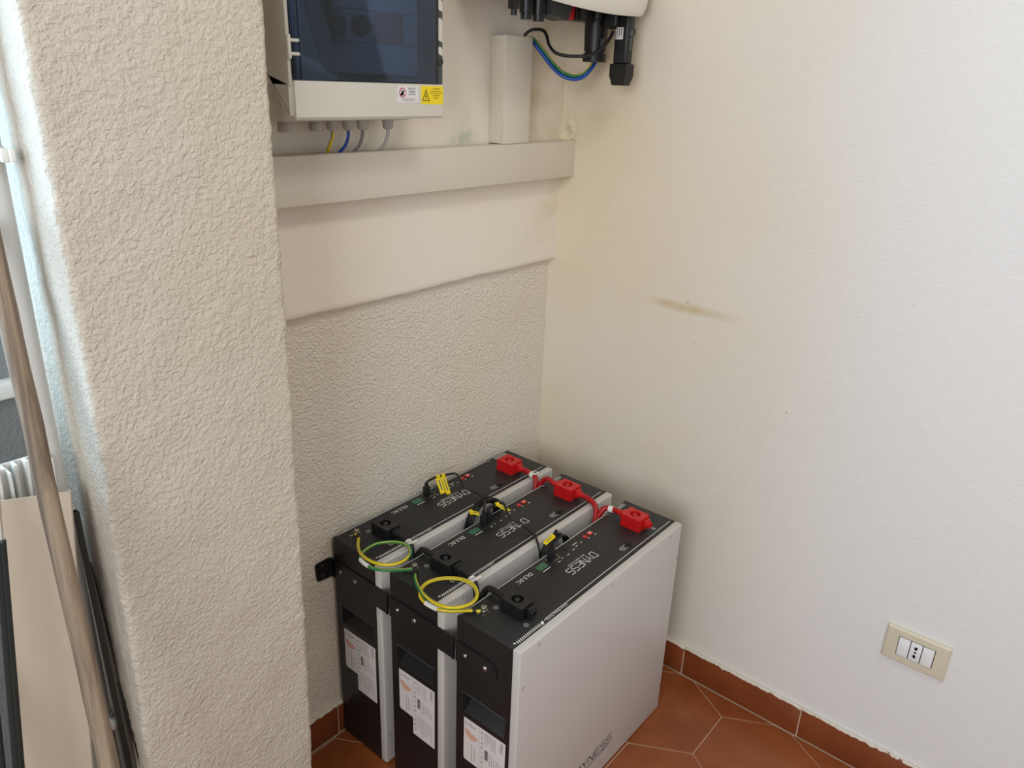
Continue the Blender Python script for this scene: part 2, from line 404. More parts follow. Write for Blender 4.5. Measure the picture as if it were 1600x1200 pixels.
# niche wall left of the pillar, with a window above its sill
mat('shade_grey_plaster', srgb(128, 131, 132), .8, bump=(160, .6, .004))  # backlit shade under the window, put into the plaster colour as grey
holed('wall_niche', 'shade_grey_plaster', 'y', .0, .16, RX0, -1.19, -.06, RH, -2.2, -1.235, .985, 2.2, 'dim plastered wall below the window beside the pillar')
def window(name, fn, u0, u1, z0, z1, label):
    w = thing(name, fn((u0 + u1) / 2, 0, z0), label, None); w['kind'] = 'structure'; base = Vector(w.location)
    def add(nm, a, b, m, bev=.004):
        p, q = fn(*a), fn(*b); mb = MB().box(p, q, bev); mb.v = [tuple(Vector(v) - base) for v in mb.v]; return mb.build(nm, m, w)
    add('window_frame', (u0, 0, z0), (u0 + .05, .05, z1), 'white_plastic'); add('window_frame', (u1 - .05, 0, z0), (u1, .05, z1), 'white_plastic')
    add('window_frame', (u0 + .05, 0, z0), (u1 - .05, .05, z0 + .05), 'white_plastic'); add('window_frame', (u0 + .05, 0, z1 - .05), (u1 - .05, .05, z1), 'white_plastic')
    um = (u0 + u1) / 2; add('window_mullion', (um - .03, .005, z0 + .05), (um + .03, .045, z1 - .05), 'white_plastic')
    return w
window('window_1', lambda u, d, z: (u, .09 + d, z), -2.2, -1.235, .985, 2.2, 'white framed window beside the plastered pillar')
window('window_2', lambda u, d, z: (RX0 - .15 + d, u, z), -2.25, -.95, .95, 2.4, 'large side window behind the viewer')
struct(MB().box((-2.24, -.022, .985), (-1.19, .09, 1.008), .004).build('window_sill', 'white_plastic'), 'white stone sill under the window beside the pillar', 'window sill')

# ceiling lamp of the room, above and behind the viewer's right shoulder
def ceiling_lamp():
    L_ = thing('ceiling_lamp', (-1.0, -1.5, RH), 'round white ceiling lamp over the room', 'lamp')
    mb = MB().lathe((0, 0, 0), (0, 0, -1), [(0, .27), (.03, .27), (.04, .255)], 32); mb.build('lamp_base', 'white_plastic', L_)
    d = bpy.data.lights.new('ceiling_lamp_light', 'AREA'); d.shape = 'DISK'; d.size = .5; d.energy = 13; d.color = (1, .95, .88)
    o = bpy.data.objects.new('ceiling_lamp_light', d); o.location = (-1.0, -1.5, RH - .045); COL.objects.link(o)
ceiling_lamp()

# pillar: coarse plaster, rounded irregular arrises
PXL, PXR, PY = -1.1865, -.9065, -.22
def pillar():
    rc = .009; path = []
    yb = .0
    k = int((yb - PY - rc) / .006)
    path += [(PXL, yb - (yb - PY - rc) * i / k) for i in range(k)]
    path += [(PXL + rc - rc * math.cos(a * math.pi / 10), PY + rc - rc * math.sin(a * math.pi / 10)) for a in range(6)]
    k = int((PXR - PXL - 2 * rc) / .006); path += [(PXL + rc + (PXR - PXL - 2 * rc) * i / k, PY) for i in range(1, k)]
    path += [(PXR - rc + rc * math.sin(a * math.pi / 10), PY + rc - rc * math.cos(a * math.pi / 10)) for a in range(6)]
    path += [(PXR, PY + rc + (yb - PY - rc) * i / 12) for i in range(1, 13)]
    zs = [i * .0065 for i in range(0, 270)] + [1.9, 2.2, RH]
    vs = []; N = len(path)
    nrm = []
    for i in range(N):
        a = Vector(path[max(i - 1, 0)]); b = Vector(path[min(i + 1, N - 1)]); d = (b - a).normalized(); nrm.append(Vector((d.y, -d.x)))
    for z in zs:
        lean = -.017 * max(0, min(1, (.95 - z) / .75))
        for i in range(N):
            x, y = path[i]; q = Vector((x, y, z))
            h = .0011 * mnoise.noise(q * 95) + .0007 * mnoise.noise(q * 190) + .0018 * mnoise.noise(q * 16) + .0022 * mnoise.noise((z * 3.1, x * 3, y * 3))
            corner = (rc + .004 > abs(x - PXL) or rc + .004 > abs(x - PXR)) and abs(y - PY) < rc + .004
            if corner: h += .0016 * mnoise.noise(q * 48) + .0012 * mnoise.noise(q * 130)
            if y > -.03 and x > -1: h = 0
            vs.append((x + nrm[i].x * h + lean, y + nrm[i].y * h, z))
    fs = [(r * N + i, r * N + i + 1, (r + 1) * N + i + 1, (r + 1) * N + i) for r in range(len(zs) - 1) for i in range(N - 1)]
    o = MB().add(vs, fs).build('wall_pillar', 'rough_plaster', smooth_angle=60)
    return struct(o, 'rough cream plastered pillar standing in front of the recess', 'pillar')
pillar()

# skirting tiles
def skirting(name, label, spans, axis):
    back = MB()
    if axis == 'y': back.box((-BT + .0015, spans[-1][1], 0), (0, spans[0][0], BH - .002))
    else: back.box((spans[0][0], -BT + .0015, 0), (spans[-1][1], 0, BH - .002))
    o = struct(back.build(name, 'grout', smooth_angle=0), label, 'skirting')
    for a, b in spans:
        g = .0009; mb = MB()
        if axis == 'y': mb.box((-BT, b + g, .0015), (-.0012, a - g, BH + random.uniform(-.0006, .0006)), .0022)
        else: mb.box((a + g, -BT, .0015), (b - g, -.0012, BH), .0022)
        mb.build('skirting_tile', 'skirting_tile', o)
    return o
skirting('baseboard_right', 'brown terracotta skirting tiles along the socket wall', [(-.0115, -.2035), (-.2035, -.5045)] + [(-.5045 - .3015 * k, -.5045 - .3015 * (k + 1)) for k in range(8)], 'y')
skirting('baseboard_back', 'brown terracotta skirting tiles along the recess wall', [(-.89, -.715), (-.715, -.414), (-.414, -.113), (-.113, -.0115)], 'x')

# ------------------------------------------------------------------ battery modules
BL, BHt, BTK, WP = .5549, .5204, .1289, .0177
BXF = (-.7012, -.7037, -.7073); BY = (-.0108, -.1882, -.3721)
LET = {'D': ([[(0, 0), (0, 1), (.78, 1), (1, .78), (1, .22), (.78, 0)]], True), 'Y': ([[(0, 1), (.5, .45), (1, 1)], [(.5, .45), (.5, 0)]], False),
       'N': ([[(0, 0), (0, 1), (.12, 1), (.88, 0), (1, 0), (1, 1)]], False), 'E': ([[(1, 1), (.18, 1), (0, .82), (0, .18), (.18, 0), (1, 0)], [(0, .5), (.92, .5)]], False),
       'S': ([[(1, 1), (.18, 1), (0, .84), (0, .64), (.15, .5), (.85, .5), (1, .36), (1, .16), (.82, 0), (0, 0)]], False)}
def logo(mb, fn, w, h, stroke, pitch):
    for i, ch in enumerate('DYNESS'):
        st, cl = LET[ch]
        for pts in st: mb.ribbon([(i * pitch + a * w, b * h) for a, b in pts], stroke, fn, closed=cl)

def label_sheet(par):
    """rating label on the narrow front face (local x = 0)"""
    poly = [(-.0205, .3015), (-.1222, .3035), (-.1215, .1575), (-.0600, .1575), (-.0600, .1995), (-.0235, .1995), (-.0205, .2035)]
    o = MB().prism(poly, lambda a, b: (-.0004, a, b), lambda a, b: (.0, a, b)).build('rating_label', 'paper_white', par, 0); o['label'] = 'white rating label with an orange arc emblem'
    fn = lambda a, b: (-.00055, a, b)
    e = MB()
    for k in range(5): e.ring(-.0405, .2735, .004 + k * .0028, .0014, fn, 14, math.radians(195), math.radians(375))
    e.build('emblem_print', 'print_orange', o, 0)
    t = MB(); rnd = random.Random(3)
    def vline(y, z0, z1, w=.0011):
        z = z0
        while z > z1:
            l = rnd.uniform(.004, .009); t.quad(y, z, y - w, max(z1, z - l), fn); z -= l + .0011
    t.ring(-.0272, .2895, .0026, .0008, fn, 10); vline(-.0365, .296, .2925); t.quad(-.033, .2925, -.052, .2912, fn); t.quad(-.035, .2895, -.050, .2888, fn)
    vline(-.0405, .246, .206, .0013); vline(-.0475, .240, .210, .0013)
    t.quad(-.0596, .300, -.0599, .16, fn)
    for k in range(11):
        z = .2925 - k * .0118
        if k % 3 == 0: t.ring(-.0665, z, .0022, .0012, fn, 8)
        elif k % 3 == 1: t.quad(-.0645, z + .002, -.0655, z - .002, fn); t.quad(-.0675, z + .002, -.0687, z - .002, fn)
        else: t.ribbon([(-.0645, z - .002), (-.0665, z + .0025), (-.0688, z - .002)], .0009, fn, closed=True)
    for k in range(6): vline(-.0735 - k * .0049, .297, .297 - rnd.uniform(.018, .034) - (.012 if k == 3 else 0))
    t.quad(-.0735, .2575, -.0815, .2335, fn)
    for k in range(6): vline(-.0855 - k * .0055, .255 - k * .002, .222 + rnd.uniform(-.004, .01))
    for k in range(8): vline(-.0735 - k * .0056, .212, .168 + rnd.uniform(-.004, .016))
    t.ribbon([(-.1105, .2985), (-.1160, .2985), (-.1160, .2755), (-.1105, .2755)], .0008, fn, closed=True); vline(-.1125, .296, .278, .0018)
    t.build('text_print', 'print_text', o, 0)

def screw_head(mb, p, axis, r, h): mb.lathe(p, axis, [(0, r), (h * .45, r), (h * .85, r * .72), (h, r * .4)], 14)

def terminal(par, name, x0, x1, m, stubs):
    y0, y1, z0, h = -.048, -.0955, BHt, .029
    o = MB()
    # block with a round well in the top
    cx, cy = (x0 + x1) / 2, (y0 + y1) / 2; r = .0115; N = 24; b = .0015
    bm = bmesh.new()
    def rect_pt(i):
        a = 2 * math.pi * i / N; c, s_ = math.cos(a), math.sin(a); hx, hy = (x1 - x0) / 2 - b, (y0 - y1) / 2 - b
        k = min(hx / abs(c) if abs(c) > 1e-6 else 9, hy / abs(s_) if abs(s_) > 1e-6 else 9); return (cx + c * k, cy + s_ * k)
    # snap ring so that the rectangle keeps its corners
    ang = sorted([math.atan2(sy * ((y0 - y1) / 2 - b), sx * ((x1 - x0) / 2 - b)) for sx in (1, -1) for sy in (1, -1)] + [2 * math.pi * i / 20 - math.pi for i in range(20)])
    hx, hy = (x1 - x0) / 2 - b, (y0 - y1) / 2 - b; N = len(ang)
    def sq(a, ex=0):
        c, s_ = math.cos(a), math.sin(a); k = min((hx + ex) / abs(c) if abs(c) > 1e-6 else 9, (hy + ex) / abs(s_) if abs(s_) > 1e-6 else 9); return (cx + c * k, cy + s_ * k)
    rings = [[(*sq(a, b), z0) for a in ang], [(*sq(a, b), z0 + h - b) for a in ang], [(*sq(a), z0 + h) for a in ang],
             [(cx + r * math.cos(a), cy + r * math.sin(a), z0 + h) for a in ang], [(cx + r * .93 * math.cos(a), cy + r * .93 * math.sin(a), z0 + h - .009) for a in ang]]
    bm.free(); vs = [v for rg in rings for v in rg]
    o.add(vs, [(k * N + i, k * N + (i + 1) % N, (k + 1) * N + (i + 1) % N, (k + 1) * N + i) for k in range(4) for i in range(N)] + [tuple(range(4 * N, 5 * N)), tuple(range(N))])
    # cable collars
    cz = z0 + .0145
    for s_, yy in stubs:
        d = -1 if s_ == 'right' else 1; xs = cx + .003; used = s_ == 'left' or par.name != 'battery_module.002'
        o.box((xs - .0085, yy, cz - .0095), (xs + .0085, yy + d * .009, cz + .0095), .002); o.lathe((xs, yy + d * .009, cz), (0, d, 0), [(0, .0076), (.004, .0076), (.005, .0064), (.011, .0056)] if used else [(0, .0076), (.005, .0076), (.005, .0056), (.001, .0054)], 16)
    t = o.build(name, m, par)
    MB().lathe((cx, cy, z0 + h - .009), (0, 0, 1), [(0, .0068), (.005, .0066), (.0078, .005), (.0085, .002)], 18).build('stud_cap', m, t)
    return t

def battery(idx, label):
    B = thing('battery_module', (BXF[idx], BY[idx], 0), label, 'battery', 'black battery modules with white side plates')
    L, H, T = BL, BHt, BTK
    # body with a wedge-shaped grip pocket in the front
    y0, y1, z0, z1 = -.0170, -.1195, .3135, .3590
    V = [(0, 0, .006), (0, -T, .006), (0, -T, H - .002), (0, 0, H - .002), (L, 0, .006), (L, -T, .006), (L, -T, H - .002), (L, 0, H - .002),
         (0, y0, z0), (0, y1, z0), (0, y1, z1), (0, y0, z1), (.034, y0 - .004, z1 - .004), (.034, y1 + .004, z1 - .004), (.003, y0 - .004, z0 + .002), (.003, y1 + .004, z0 + .002)]
    F = [(0, 1, 9, 8), (1, 2, 10, 9), (2, 3, 11, 10), (3, 0, 8, 11), (11, 10, 13, 12), (12, 13, 15, 14), (8, 9, 15, 14), (8, 11, 12, 14), (9, 10, 13, 15),
         (4, 5, 6, 7), (0, 3, 7, 4), (1, 2, 6, 5), (2, 3, 7, 6), (0, 1, 5, 4)]
    body = MB().add(V, F); body.box((.02, -.02, 0), (L - .02, -T + .02, .0065)); body.build('body', 'black_steel', B, 20)
    MB().box((-.0012, y0 + .002, z1 - .0005), (.0015, y1 - .002, z1 + .0018), .0005).build('pocket_lip', 'dark_grey_plastic', B)
    top = MB().box((0, .0005, H - .0035), (L, -T + .0003, H), .0012).build('top_panel', 'black_top', B)
    # white side plate
    sp = MB().box((0, -T, .004), (L, -T - WP, H + .0006), .0028, 3).build('side_plate', 'white_shell', B); sp['label'] = 'white painted steel side plate'
    for sx, sz in ((.0504, .5085), (.0115, .440), (.2794, .5075), (.5090, .5065), (.5482, .436), (.5482, .0775), (.506, .0135), (.0504, .0135), (.0115, .0775)):
        MB().lathe((sx, -T - WP + .0006, sz), (0, -1, 0), [(0, .0038), (.0004, .0038), (.0008, .0030), (.0002, .0016)], 12).build('screw', 'black_plastic', sp)
    fs = lambda a, b: (.205 + a, -T - WP - .0004, .069 + b)
    lg = MB(); logo(lg, fs, .0175, .0195, .0021, .0231); lg.quad(.006, -.0075, .128, -.0055, fs)
    lg.build('side_logo', 'print_black', sp, 0)
    # print on the top panel: reads from the wall side
    zt = H + .0004; p = MB(); fp = lambda x, y: (x, y, zt)
    tx = lambda X, Y: (lambda a, b: (X - a, Y - b, zt))
    logo(p, tx(.3290, -.0618), .0122, .0176, .0016, .01555)
    p.text('DL5.0C', .0098, tx(.1885, -.0142), sx=1.02)
    p.text('Lithium Battery Module', .0047, tx(.1605, -.1228), sx=.98)
    p.text('SMART ENERGY STORAGE', .0034, tx(.3113, -.0548), sx=1.0)
    p.ribbon([(.0075, -.0022), (.4690, -.0022), (.4770, -.0070)], .0013, fp)
    p.ribbon([(.5455, -.1208), (.0992, -.1208), (.0945, -.1240)], .0013, fp)
    p.add([fp(.0925, -.1208), fp(.0855, -.1208), fp(.0815, -.1276), fp(.0885, -.1276)], [(0, 1, 2, 3)])
    for k in range(14):
        x = .0815 - k * .00465; p.add([fp(x, -.1208), fp(x - .0021, -.1208), fp(x - .0041, -.1272), fp(x - .0020, -.1272)], [(0, 1, 2, 3)])
    p.add([fp(.0160, -.1208), fp(.0095, -.1208), fp(.0140, -.1250)], [(0, 1, 2)])
    for X, Y in ((.0635, -.036), (.0630, -.1065), (.4940, -.1098)):
        p.ring(X, Y, .0040, .0008, fp, 16); p.quad(X - .0018, Y - .0004, X + .0018, Y + .0004, fp)
    p.quad(.4936, -.1116, .4944, -.108, fp)
    p.text('PE', .0052, tx(.0330, -.0205))
    # power switch outline
    p.ribbon([(.3990, -.0975), (.3800, -.0975), (.3765, -.0992), (.3750, -.1025), (.3765, -.1058), (.3800, -.1075), (.3960, -.1075)], .0009, fp)
    p.text('ON', .0046, tx(.3905, -.1003), sx=1.1)
    # small captions round the ports
    for X0, X1, Y in ((.2300, .2070, -.0322), (.2600, .2535, -.0345), (.2720, .2680, -.0320), (.2925, .2860, -.0330), (.3150, .3080, -.0300), (.3280, .3220, -.0270), (.3360, .3210, -.0195), (.3450, .3400, -.0260), (.3700, .3650, -.0285), (.3930, .3860, -.0300)):
        p.quad(X0, Y - .0009, X1, Y + .0009, fp)
    p.build('white_print', 'print_white', top, 0)
    s = MB().box((.495, -.0020, H - .0005), (.538, -.0130, H + .0005)).build('serial_sticker', 'print_grey', top, 0)
    # indicator window
    g = MB().box((.2060, -.0125, H - .001), (.2315, -.0262, H + .0006), .0003).build('indicator_window', 'green_led', B)
    gm = MB(); fg = lambda x, y: (x, y, H + .0009)
    gm.ribbon([(.2066, -.0131), (.2309, -.0131), (.2309, -.0256), (.2066, -.0256)], .0008, fg, closed=True)
    for k in (1, 2): gm.quad(.2060 + k * .0085 - .0004, -.013, .2060 + k * .0085 + .0004, -.0258, fg)
    gm.quad(.2066, -.0190, .2309, -.0197, fg); gm.build('indicator_grid', 'green_line', g, 0)
    # data port cage, dip switches, reset, power switch, earth bolt
    c = MB(); fr = [(.2395, -.0115), (.2700, -.0115), (.2700, -.0275), (.2395, -.0275)]
    c.box((.2395, -.0108, H - .002), (.2700, -.0122, H + .0016)); c.box((.2395, -.0262, H - .002), (.2700, -.0276, H + .0016)); c.box((.2395, -.0122, H - .002), (.2408, -.0262, H + .0016)); c.box((.2687, -.0122, H - .002), (.2700, -.0262, H + .0016)); c.box((.254, -.0122, H - .002), (.2553, -.0262, H + .0016))
    cg = c.build('data_port', 'steel', B, 0)
    MB().box((.2408, -.0122, H - .001), (.2687, -.0262, H + .0004)).build('port_opening', 'dark_hole', cg, 0)
    MB().lathe((.3655, -.0200, H - .001), (0, 0, 1), [(0, .0056), (.0022, .0056), (.0026, .0046), (.0018, .003)], 18).build('rotary_switch', 'dip_red', B)
    d = MB().box((.3765, -.0150, H - .001), (.3890, -.0250, H + .0022), .0006).build('dip_switch', 'dip_red', B)
    MB().box((.3785, -.0165, H + .002), (.3870, -.0235, H + .0034), .0006).build('dip_lever', 'dip_pink', d)
    MB().box((.2945, -.0145, H - .001), (.3040, -.0235, H + .0006), .001).build('service_port', 'dark_hole', B)
    pw = MB().lathe((.4040, -.1040, H - .001), (0, 0, 1), [(0, .0085), (.0025, .0085), (.003, .0075)], 20).build('power_switch', 'black_plastic', B)
    mb = MB().box((.3985, -.1000, H + .0015), (.4095, -.1080, H + .0058), .0018); mb.build('switch_rocker', 'black_plastic', pw)
    bo = MB().lathe((.0385, -.0290, H), (0, 0, 1), [(0, .0088), (.0014, .0088), (.0015, .0072), (.0022, .0072), (.0022, .0066), (.0068, .0066), (.0070, .0055), (.0125, .0055), (.0131, .0050), (.0131, .0028), (.0105, .0026)], 12).build('earth_bolt', 'steel', B)
    terminal(B, 'negative_terminal_cover', .0615, .0985, MATS['black_plastic'], [('right', -.0955)] + ([('left', -.048)] if idx else []))
    terminal(B, 'positive_terminal_cover', .4570, .4965, MATS['red_plastic'], [('right', -.0955)] + ([('left', -.048)] if idx else []))
    # linking bracket across the front
    if idx < 2:
        gy = BY[idx + 1] - BY[idx]
        poly = [(.001, .421), (.001, .4665), (-.150, .4665), (gy + .010, .4665), (gy + .010, .418), (-.128, .418), (-.120, .4215)]
        br = MB().prism(poly, lambda a, b: (-.0030, a, b), lambda a, b: (-.0002, a, b))
        br.box((-.0052, gy + .013, .418), (-.0002, gy + .008, .4700), .0008)
    else:
        poly = [(.001, .423), (.001, .4665), (-.076, .4665)] + [(-.076 - .0215 * math.sin(a * math.pi / 8), .4450 + .0215 * math.cos(a * math.pi / 8)) for a in range(1, 8)] + [(-.076, .4235)]
        br = MB().prism(poly, lambda a, b: (-.0030, a, b), lambda a, b: (-.0002, a, b))
    br = br.build('link_bracket', 'black_steel', B)
    for yy, r in ((-.0712, .0052), (-.0240, .0042)):
        sc = MB(); screw_head(sc, (-.0030, yy, .4475), (-1, 0, 0), r, .0038); sc.build('bracket_screw', 'steel', br)
    if idx < 2: MB().prism([(-.1105 - .0045 * math.cos(a * math.pi / 6), .4480 + .0030 * math.sin(a * math.pi / 6)) for a in range(12)], lambda a, b: (-.0033, a, b), lambda a, b: (-.0028, a, b)).build('bracket_slot', 'dark_hole', br, 0)
    if idx == 0:
        wb = MB().prism([(0, .4225), (-.036, .4255), (-.0405, .4300), (-.0430, .4650), (-.0390, .4695), (-.008, .4700), (0, .4660)], lambda a, b: (a, .0098, b), lambda a, b: (a, .0070, b))
        wb.box((-.0030, .0098, .4225), (-.0002, -.004, .4660)); wb = wb.build('wall_bracket', 'black_steel', B)
        for zz in (.4595, .4345):
            sc = MB(); screw_head(sc, (-.0255, .0070, zz), (0, -1, 0), .0045, .0025); sc.build('bracket_screw', 'dark_profile', wb)
    # lower front screws
    for yy, zz in ((-.028, .115), (-.074, .112)):
        sc = MB(); screw_head(sc, (0, yy, zz), (-1, 0, 0), .0026, .0012); sc.build('body_screw', 'dark_profile', B)
    label_sheet(B)
    return B
battery(0, 'black battery module with white side plate against the recess wall')
battery(1, 'black battery module in the middle of the three')
battery(2, 'front black battery module showing its whole white side plate')

# ------------------------------------------------------------------ cables on the batteries
H = BHt
def bp_(i, x, y, z=0): return Vector((BXF[i] + x, BY[i] + y, H + z))
def cable(name, label, cat, group, path, r, m, n=12, sub=8):
    o = MB().tube(path, r, n, sub, Vector((-.35, -.35, .87)) if m.startswith('earth') else None); org = Vector(path[0]); ob = o.build(name, m, None, 60, origin=tuple(org)); tag(ob, label, cat, group); ob['_'] = 0; del ob['_']; return ob
def sub_part(ob, mb, name, m, ang=35):
    mb.v = [tuple(Vector(v) - Vector(ob.location)) for v in mb.v]; return mb.build(name, m, ob, ang)
def flag(ob, c, d, w, size, name, m, txt=True):
    """folded marker tag: sleeve round the cable at c (direction d) and a flat tab w long"""
    pass

for i, wh in ((0, 'wall-side'), (1, 'middle')):
    nx = ('middle', 'front')[i]
    gapy = (BY[i] - BTK - WP + BY[i + 1]) / 2 - BY[i]
    # red link: out of the wall-side block, down into the gap, up to the next block
    s0 = bp_(i, .480, -.1155, .0145); e0 = bp_(i + 1, .480, -.028, .0145)
    dip = bp_(i, .470 - (.012 if i else 0), gapy, -.040)
    if i == 0: path = [s0, bp_(0, .481, -.128, .013), bp_(0, .479, -.146, .012), bp_(0, .474, -.158, .003), bp_(0, .465, gapy - .001, -.022), bp_(0, .462, gapy - .003, -.038), bp_(0, .468, gapy - .003, -.032), bp_(0, .480, gapy - .006, -.004), bp_(0, .484, gapy - .018, .013), bp_(1, .482, -.020, .0165), e0]
    else: path = [s0, bp_(1, .479, -.130, .013), bp_(1, .476, -.147, .009), bp_(1, .470, -.158, .000), bp_(1, .458, gapy, -.022), bp_(1, .450, gapy, -.042), bp_(1, .455, gapy - .003, -.030), bp_(1, .468, gapy - .008, .002), bp_(1, .477, gapy - .018, .012), bp_(2, .481, -.018, .014), e0]
    o = cable('power_cable', f'red power cable linking the {wh} battery to the {nx} battery', 'cable', 'red positive link cables', path, .0062, 'red_cable')
    if i == 0:
        a = bp_(0, .4795, -.138, .0125); b = bp_(0, .477, -.1485, .0105)
        t = MB().cyl(a, b, .0078, 14); sub_part(o, t, 'marker_sleeve', 'tag_white'); q = MB().box(tuple(bp_(0, .472, -.142, .0185)), tuple(bp_(0, .487, -.157, .0205)), .0008); f = sub_part(o, q, 'marker_tab', 'tag_white')
        sub_part(o, MB().box(tuple(bp_(0, .4755, -.1455, .0204)), tuple(bp_(0, .4835, -.1535, .0207))), 'marker_print', 'print_text')
    else:
        a = bp_(2, .4785, -.004, .0128); b = bp_(2, .4805, -.0145, .0138); sub_part(o, MB().cyl(a, b, .0074, 14), 'marker_sleeve', 'tag_white')
    # black link
    s0 = bp_(i, .083, -.1155, .0145); e0 = bp_(i + 1, .083, -.028, .0145)
    path = [s0, bp_(i, .082, -.128, .013), bp_(i, .079, -.146, .012), bp_(i, .074, -.1565, .004), bp_(i, .067, gapy - .002, -.020), bp_(i, .064, gapy - .003, -.040), bp_(i, .070, gapy - .004, -.036), bp_(i, .078, gapy - .006, -.008), bp_(i, .082, gapy - .016, .010), bp_(i + 1, .083, -.018, .0150), e0]
    o = cable('power_cable', f'black power cable linking the {wh} battery to the {nx} battery', 'cable', 'black negative link cables', path, .0062, 'black_rubber')
    a = bp_(i, .0800, -.139, .0125); b = bp_(i, .0765, -.1515, .0095)
    sub_part(o, MB().cyl(a, a + (b - a) * .45, .0082, 14), 'marker_sleeve', 'tag_white'); sub_part(o, MB().cyl(a + (b - a) * .58, b, .0082, 14), 'marker_sleeve', 'tag_white')
    sub_part(o, MB().box(tuple(bp_(i, .080, -.1475, .014)), tuple(bp_(i, .096, -.1535, .0165)), .0008), 'marker_tab', 'tag_white')

# looped earth wires (green and yellow)
def earth(i, pts, m, label, tagpix):
    path = [Vector(q) for q in pts]
    o = cable('earth_wire', label, 'wire', 'green and yellow earth wires between the batteries', path, .0034, m, 10, 8)
    return o
def px5(x, y): return (x / 6 + 480, y / 6 + 700)
def px8(x, y): return (x / 6 + 640, y / 6 + 840)
b0, b1, b2 = bp_(0, .0385, -.029, .006), bp_(1, .0385, -.029, .006), bp_(2, .0385, -.029, .006)
zz = lambda pts, f: [at(*f(x, y), z=H + h) for x, y, h in pts]
e1 = [b0 + Vector((-.006, -.004, 0))] + zz([(480, 850, .004), (478, 915, .006), (500, 985, .014), (580, 1052, .022), (700, 1092, .026), (820, 1088, .026), (920, 1045, .025), (970, 985, .024), (955, 930, .024), (895, 893, .023), (790, 880, .020), (660, 895, .016), (560, 945, .012), (505, 1005, .010), (515, 1062, .010), (580, 1113, .010), (690, 1142, .009), (800, 1146, .008), (890, 1142, .006), (985, 1135, .005)], px5)
o = earth(0, e1, 'earth_wire', 'looped earth wire from the wall-side battery to the middle battery', None)
def lug(o, bolt, frm):
    d = (frm - bolt); d.z = 0; d.normalize()
    mb = MB().lathe(tuple(bolt + Vector((0, 0, -.0045))), (0, 0, 1), [(0, .0078), (.0012, .0078), (.0013, .006)], 14); mb.cyl(tuple(bolt + d * .007 + Vector((0, 0, -.002))), tuple(bolt + d * .021 + Vector((0, 0, -.0005))), .0042, 12); return sub_part(o, mb, 'ring_lug', 'black_rubber')
lug(o, b0, e1[2]); lug(o, b1, e1[-3])
sub_part(o, MB().tube(zz([(500, 1045, .0104), (535, 1080, .0104), (578, 1110, .0104)], px5), .0043, 10, 5), 'marker_sleeve', 'tag_white')
e2 = [b1 + Vector((-.006, -.004, 0))] + zz([(52, 330, .004), (55, 400, .008), (95, 490, .016), (190, 585, .022), (320, 645, .026), (450, 655, .026), (570, 620, .026), (630, 555, .025), (615, 470, .025), (545, 412, .024), (430, 382, .021), (290, 385, .018), (170, 422, .014), (105, 490, .011), (105, 560, .010), (165, 625, .010), (265, 672, .009), (380, 688, .008), (480, 688, .007), (560, 683, .006), (665, 690, .005)], px8)
o = earth(1, e2, 'earth_wire_b', 'looped earth wire from the middle battery to the front battery', None)
lug(o, b1 + Vector((0, 0, .0024)), e2[2]); lug(o, b2, e2[-3])
sub_part(o, MB().tube(zz([(150, 612, .0104), (205, 645, .0102), (262, 672, .0096)], px8), .0044, 10, 5), 'marker_sleeve', 'tag_white')

# data cables with coiled slack
def plug(o, p, tilt=(0, 0)):
    mb = MB().box(tuple(p + Vector((-.0062, -.0062, -.002))), tuple(p + Vector((.0062, .0062, .026))), .0012); q = sub_part(o, mb, 'plug', 'black_plastic')
    mb = MB().cyl(tuple(p + Vector((0, 0, .025))), tuple(p + Vector((0, 0, .036))), .0050, 12, .0036); sub_part(o, mb, 'plug_boot', 'black_rubber'); return q
def tab(o, p, along, down, w, l, th=.0008):
    """yellow marker: wrap at p and a tab hanging along 'down'"""
    along = Vector(along).normalized(); down = Vector(down).normalized(); nrm = along.cross(down).normalized()
    mb = MB(); vs = []
    for k, (sa, sd) in enumerate(((-1, 0), (1, 0), (1, 1), (-1, 1))):
        for t in (-1, 1): vs.append(p + along * sa * w / 2 + down * sd * l + nrm * t * th)
    mb.add(vs, [(0, 2, 4, 6), (1, 3, 5, 7), (0, 1, 3, 2), (2, 3, 5, 4), (4, 5, 7, 6), (6, 7, 1, 0)])
    mb.cyl(tuple(p - along * w * .35), tuple(p + along * w * .35), .0042, 10)
    q = sub_part(o, mb, 'marker_tab', 'tag_yellow', 20); pr = MB()
    c = p + down * l * .5
    for t in (-1, 1):
        a = c + nrm * t * (th + .0002); pr.add([a - along * w * .13 - down * l * .3, a + along * w * .13 - down * l * .3, a + along * w * .13 + down * l * .3, a - along * w * .13 + down * l * .3], [(0, 1, 2, 3)])
    pq = MB(); pq.v = [tuple(Vector(v) - Vector(o.location)) for v in pr.v]; pq.f = pr.f
    pq.build('marker_print', 'print_text', o, 0); return q
def px6(x, y): return (x / 6 + 640, y / 6 + 690)
def pxA(x, y): return (x / 10 + 700, y / 10 + 740)
def pxB(x, y): return (x / 13.33 + 820, y / 13.33 + 810)
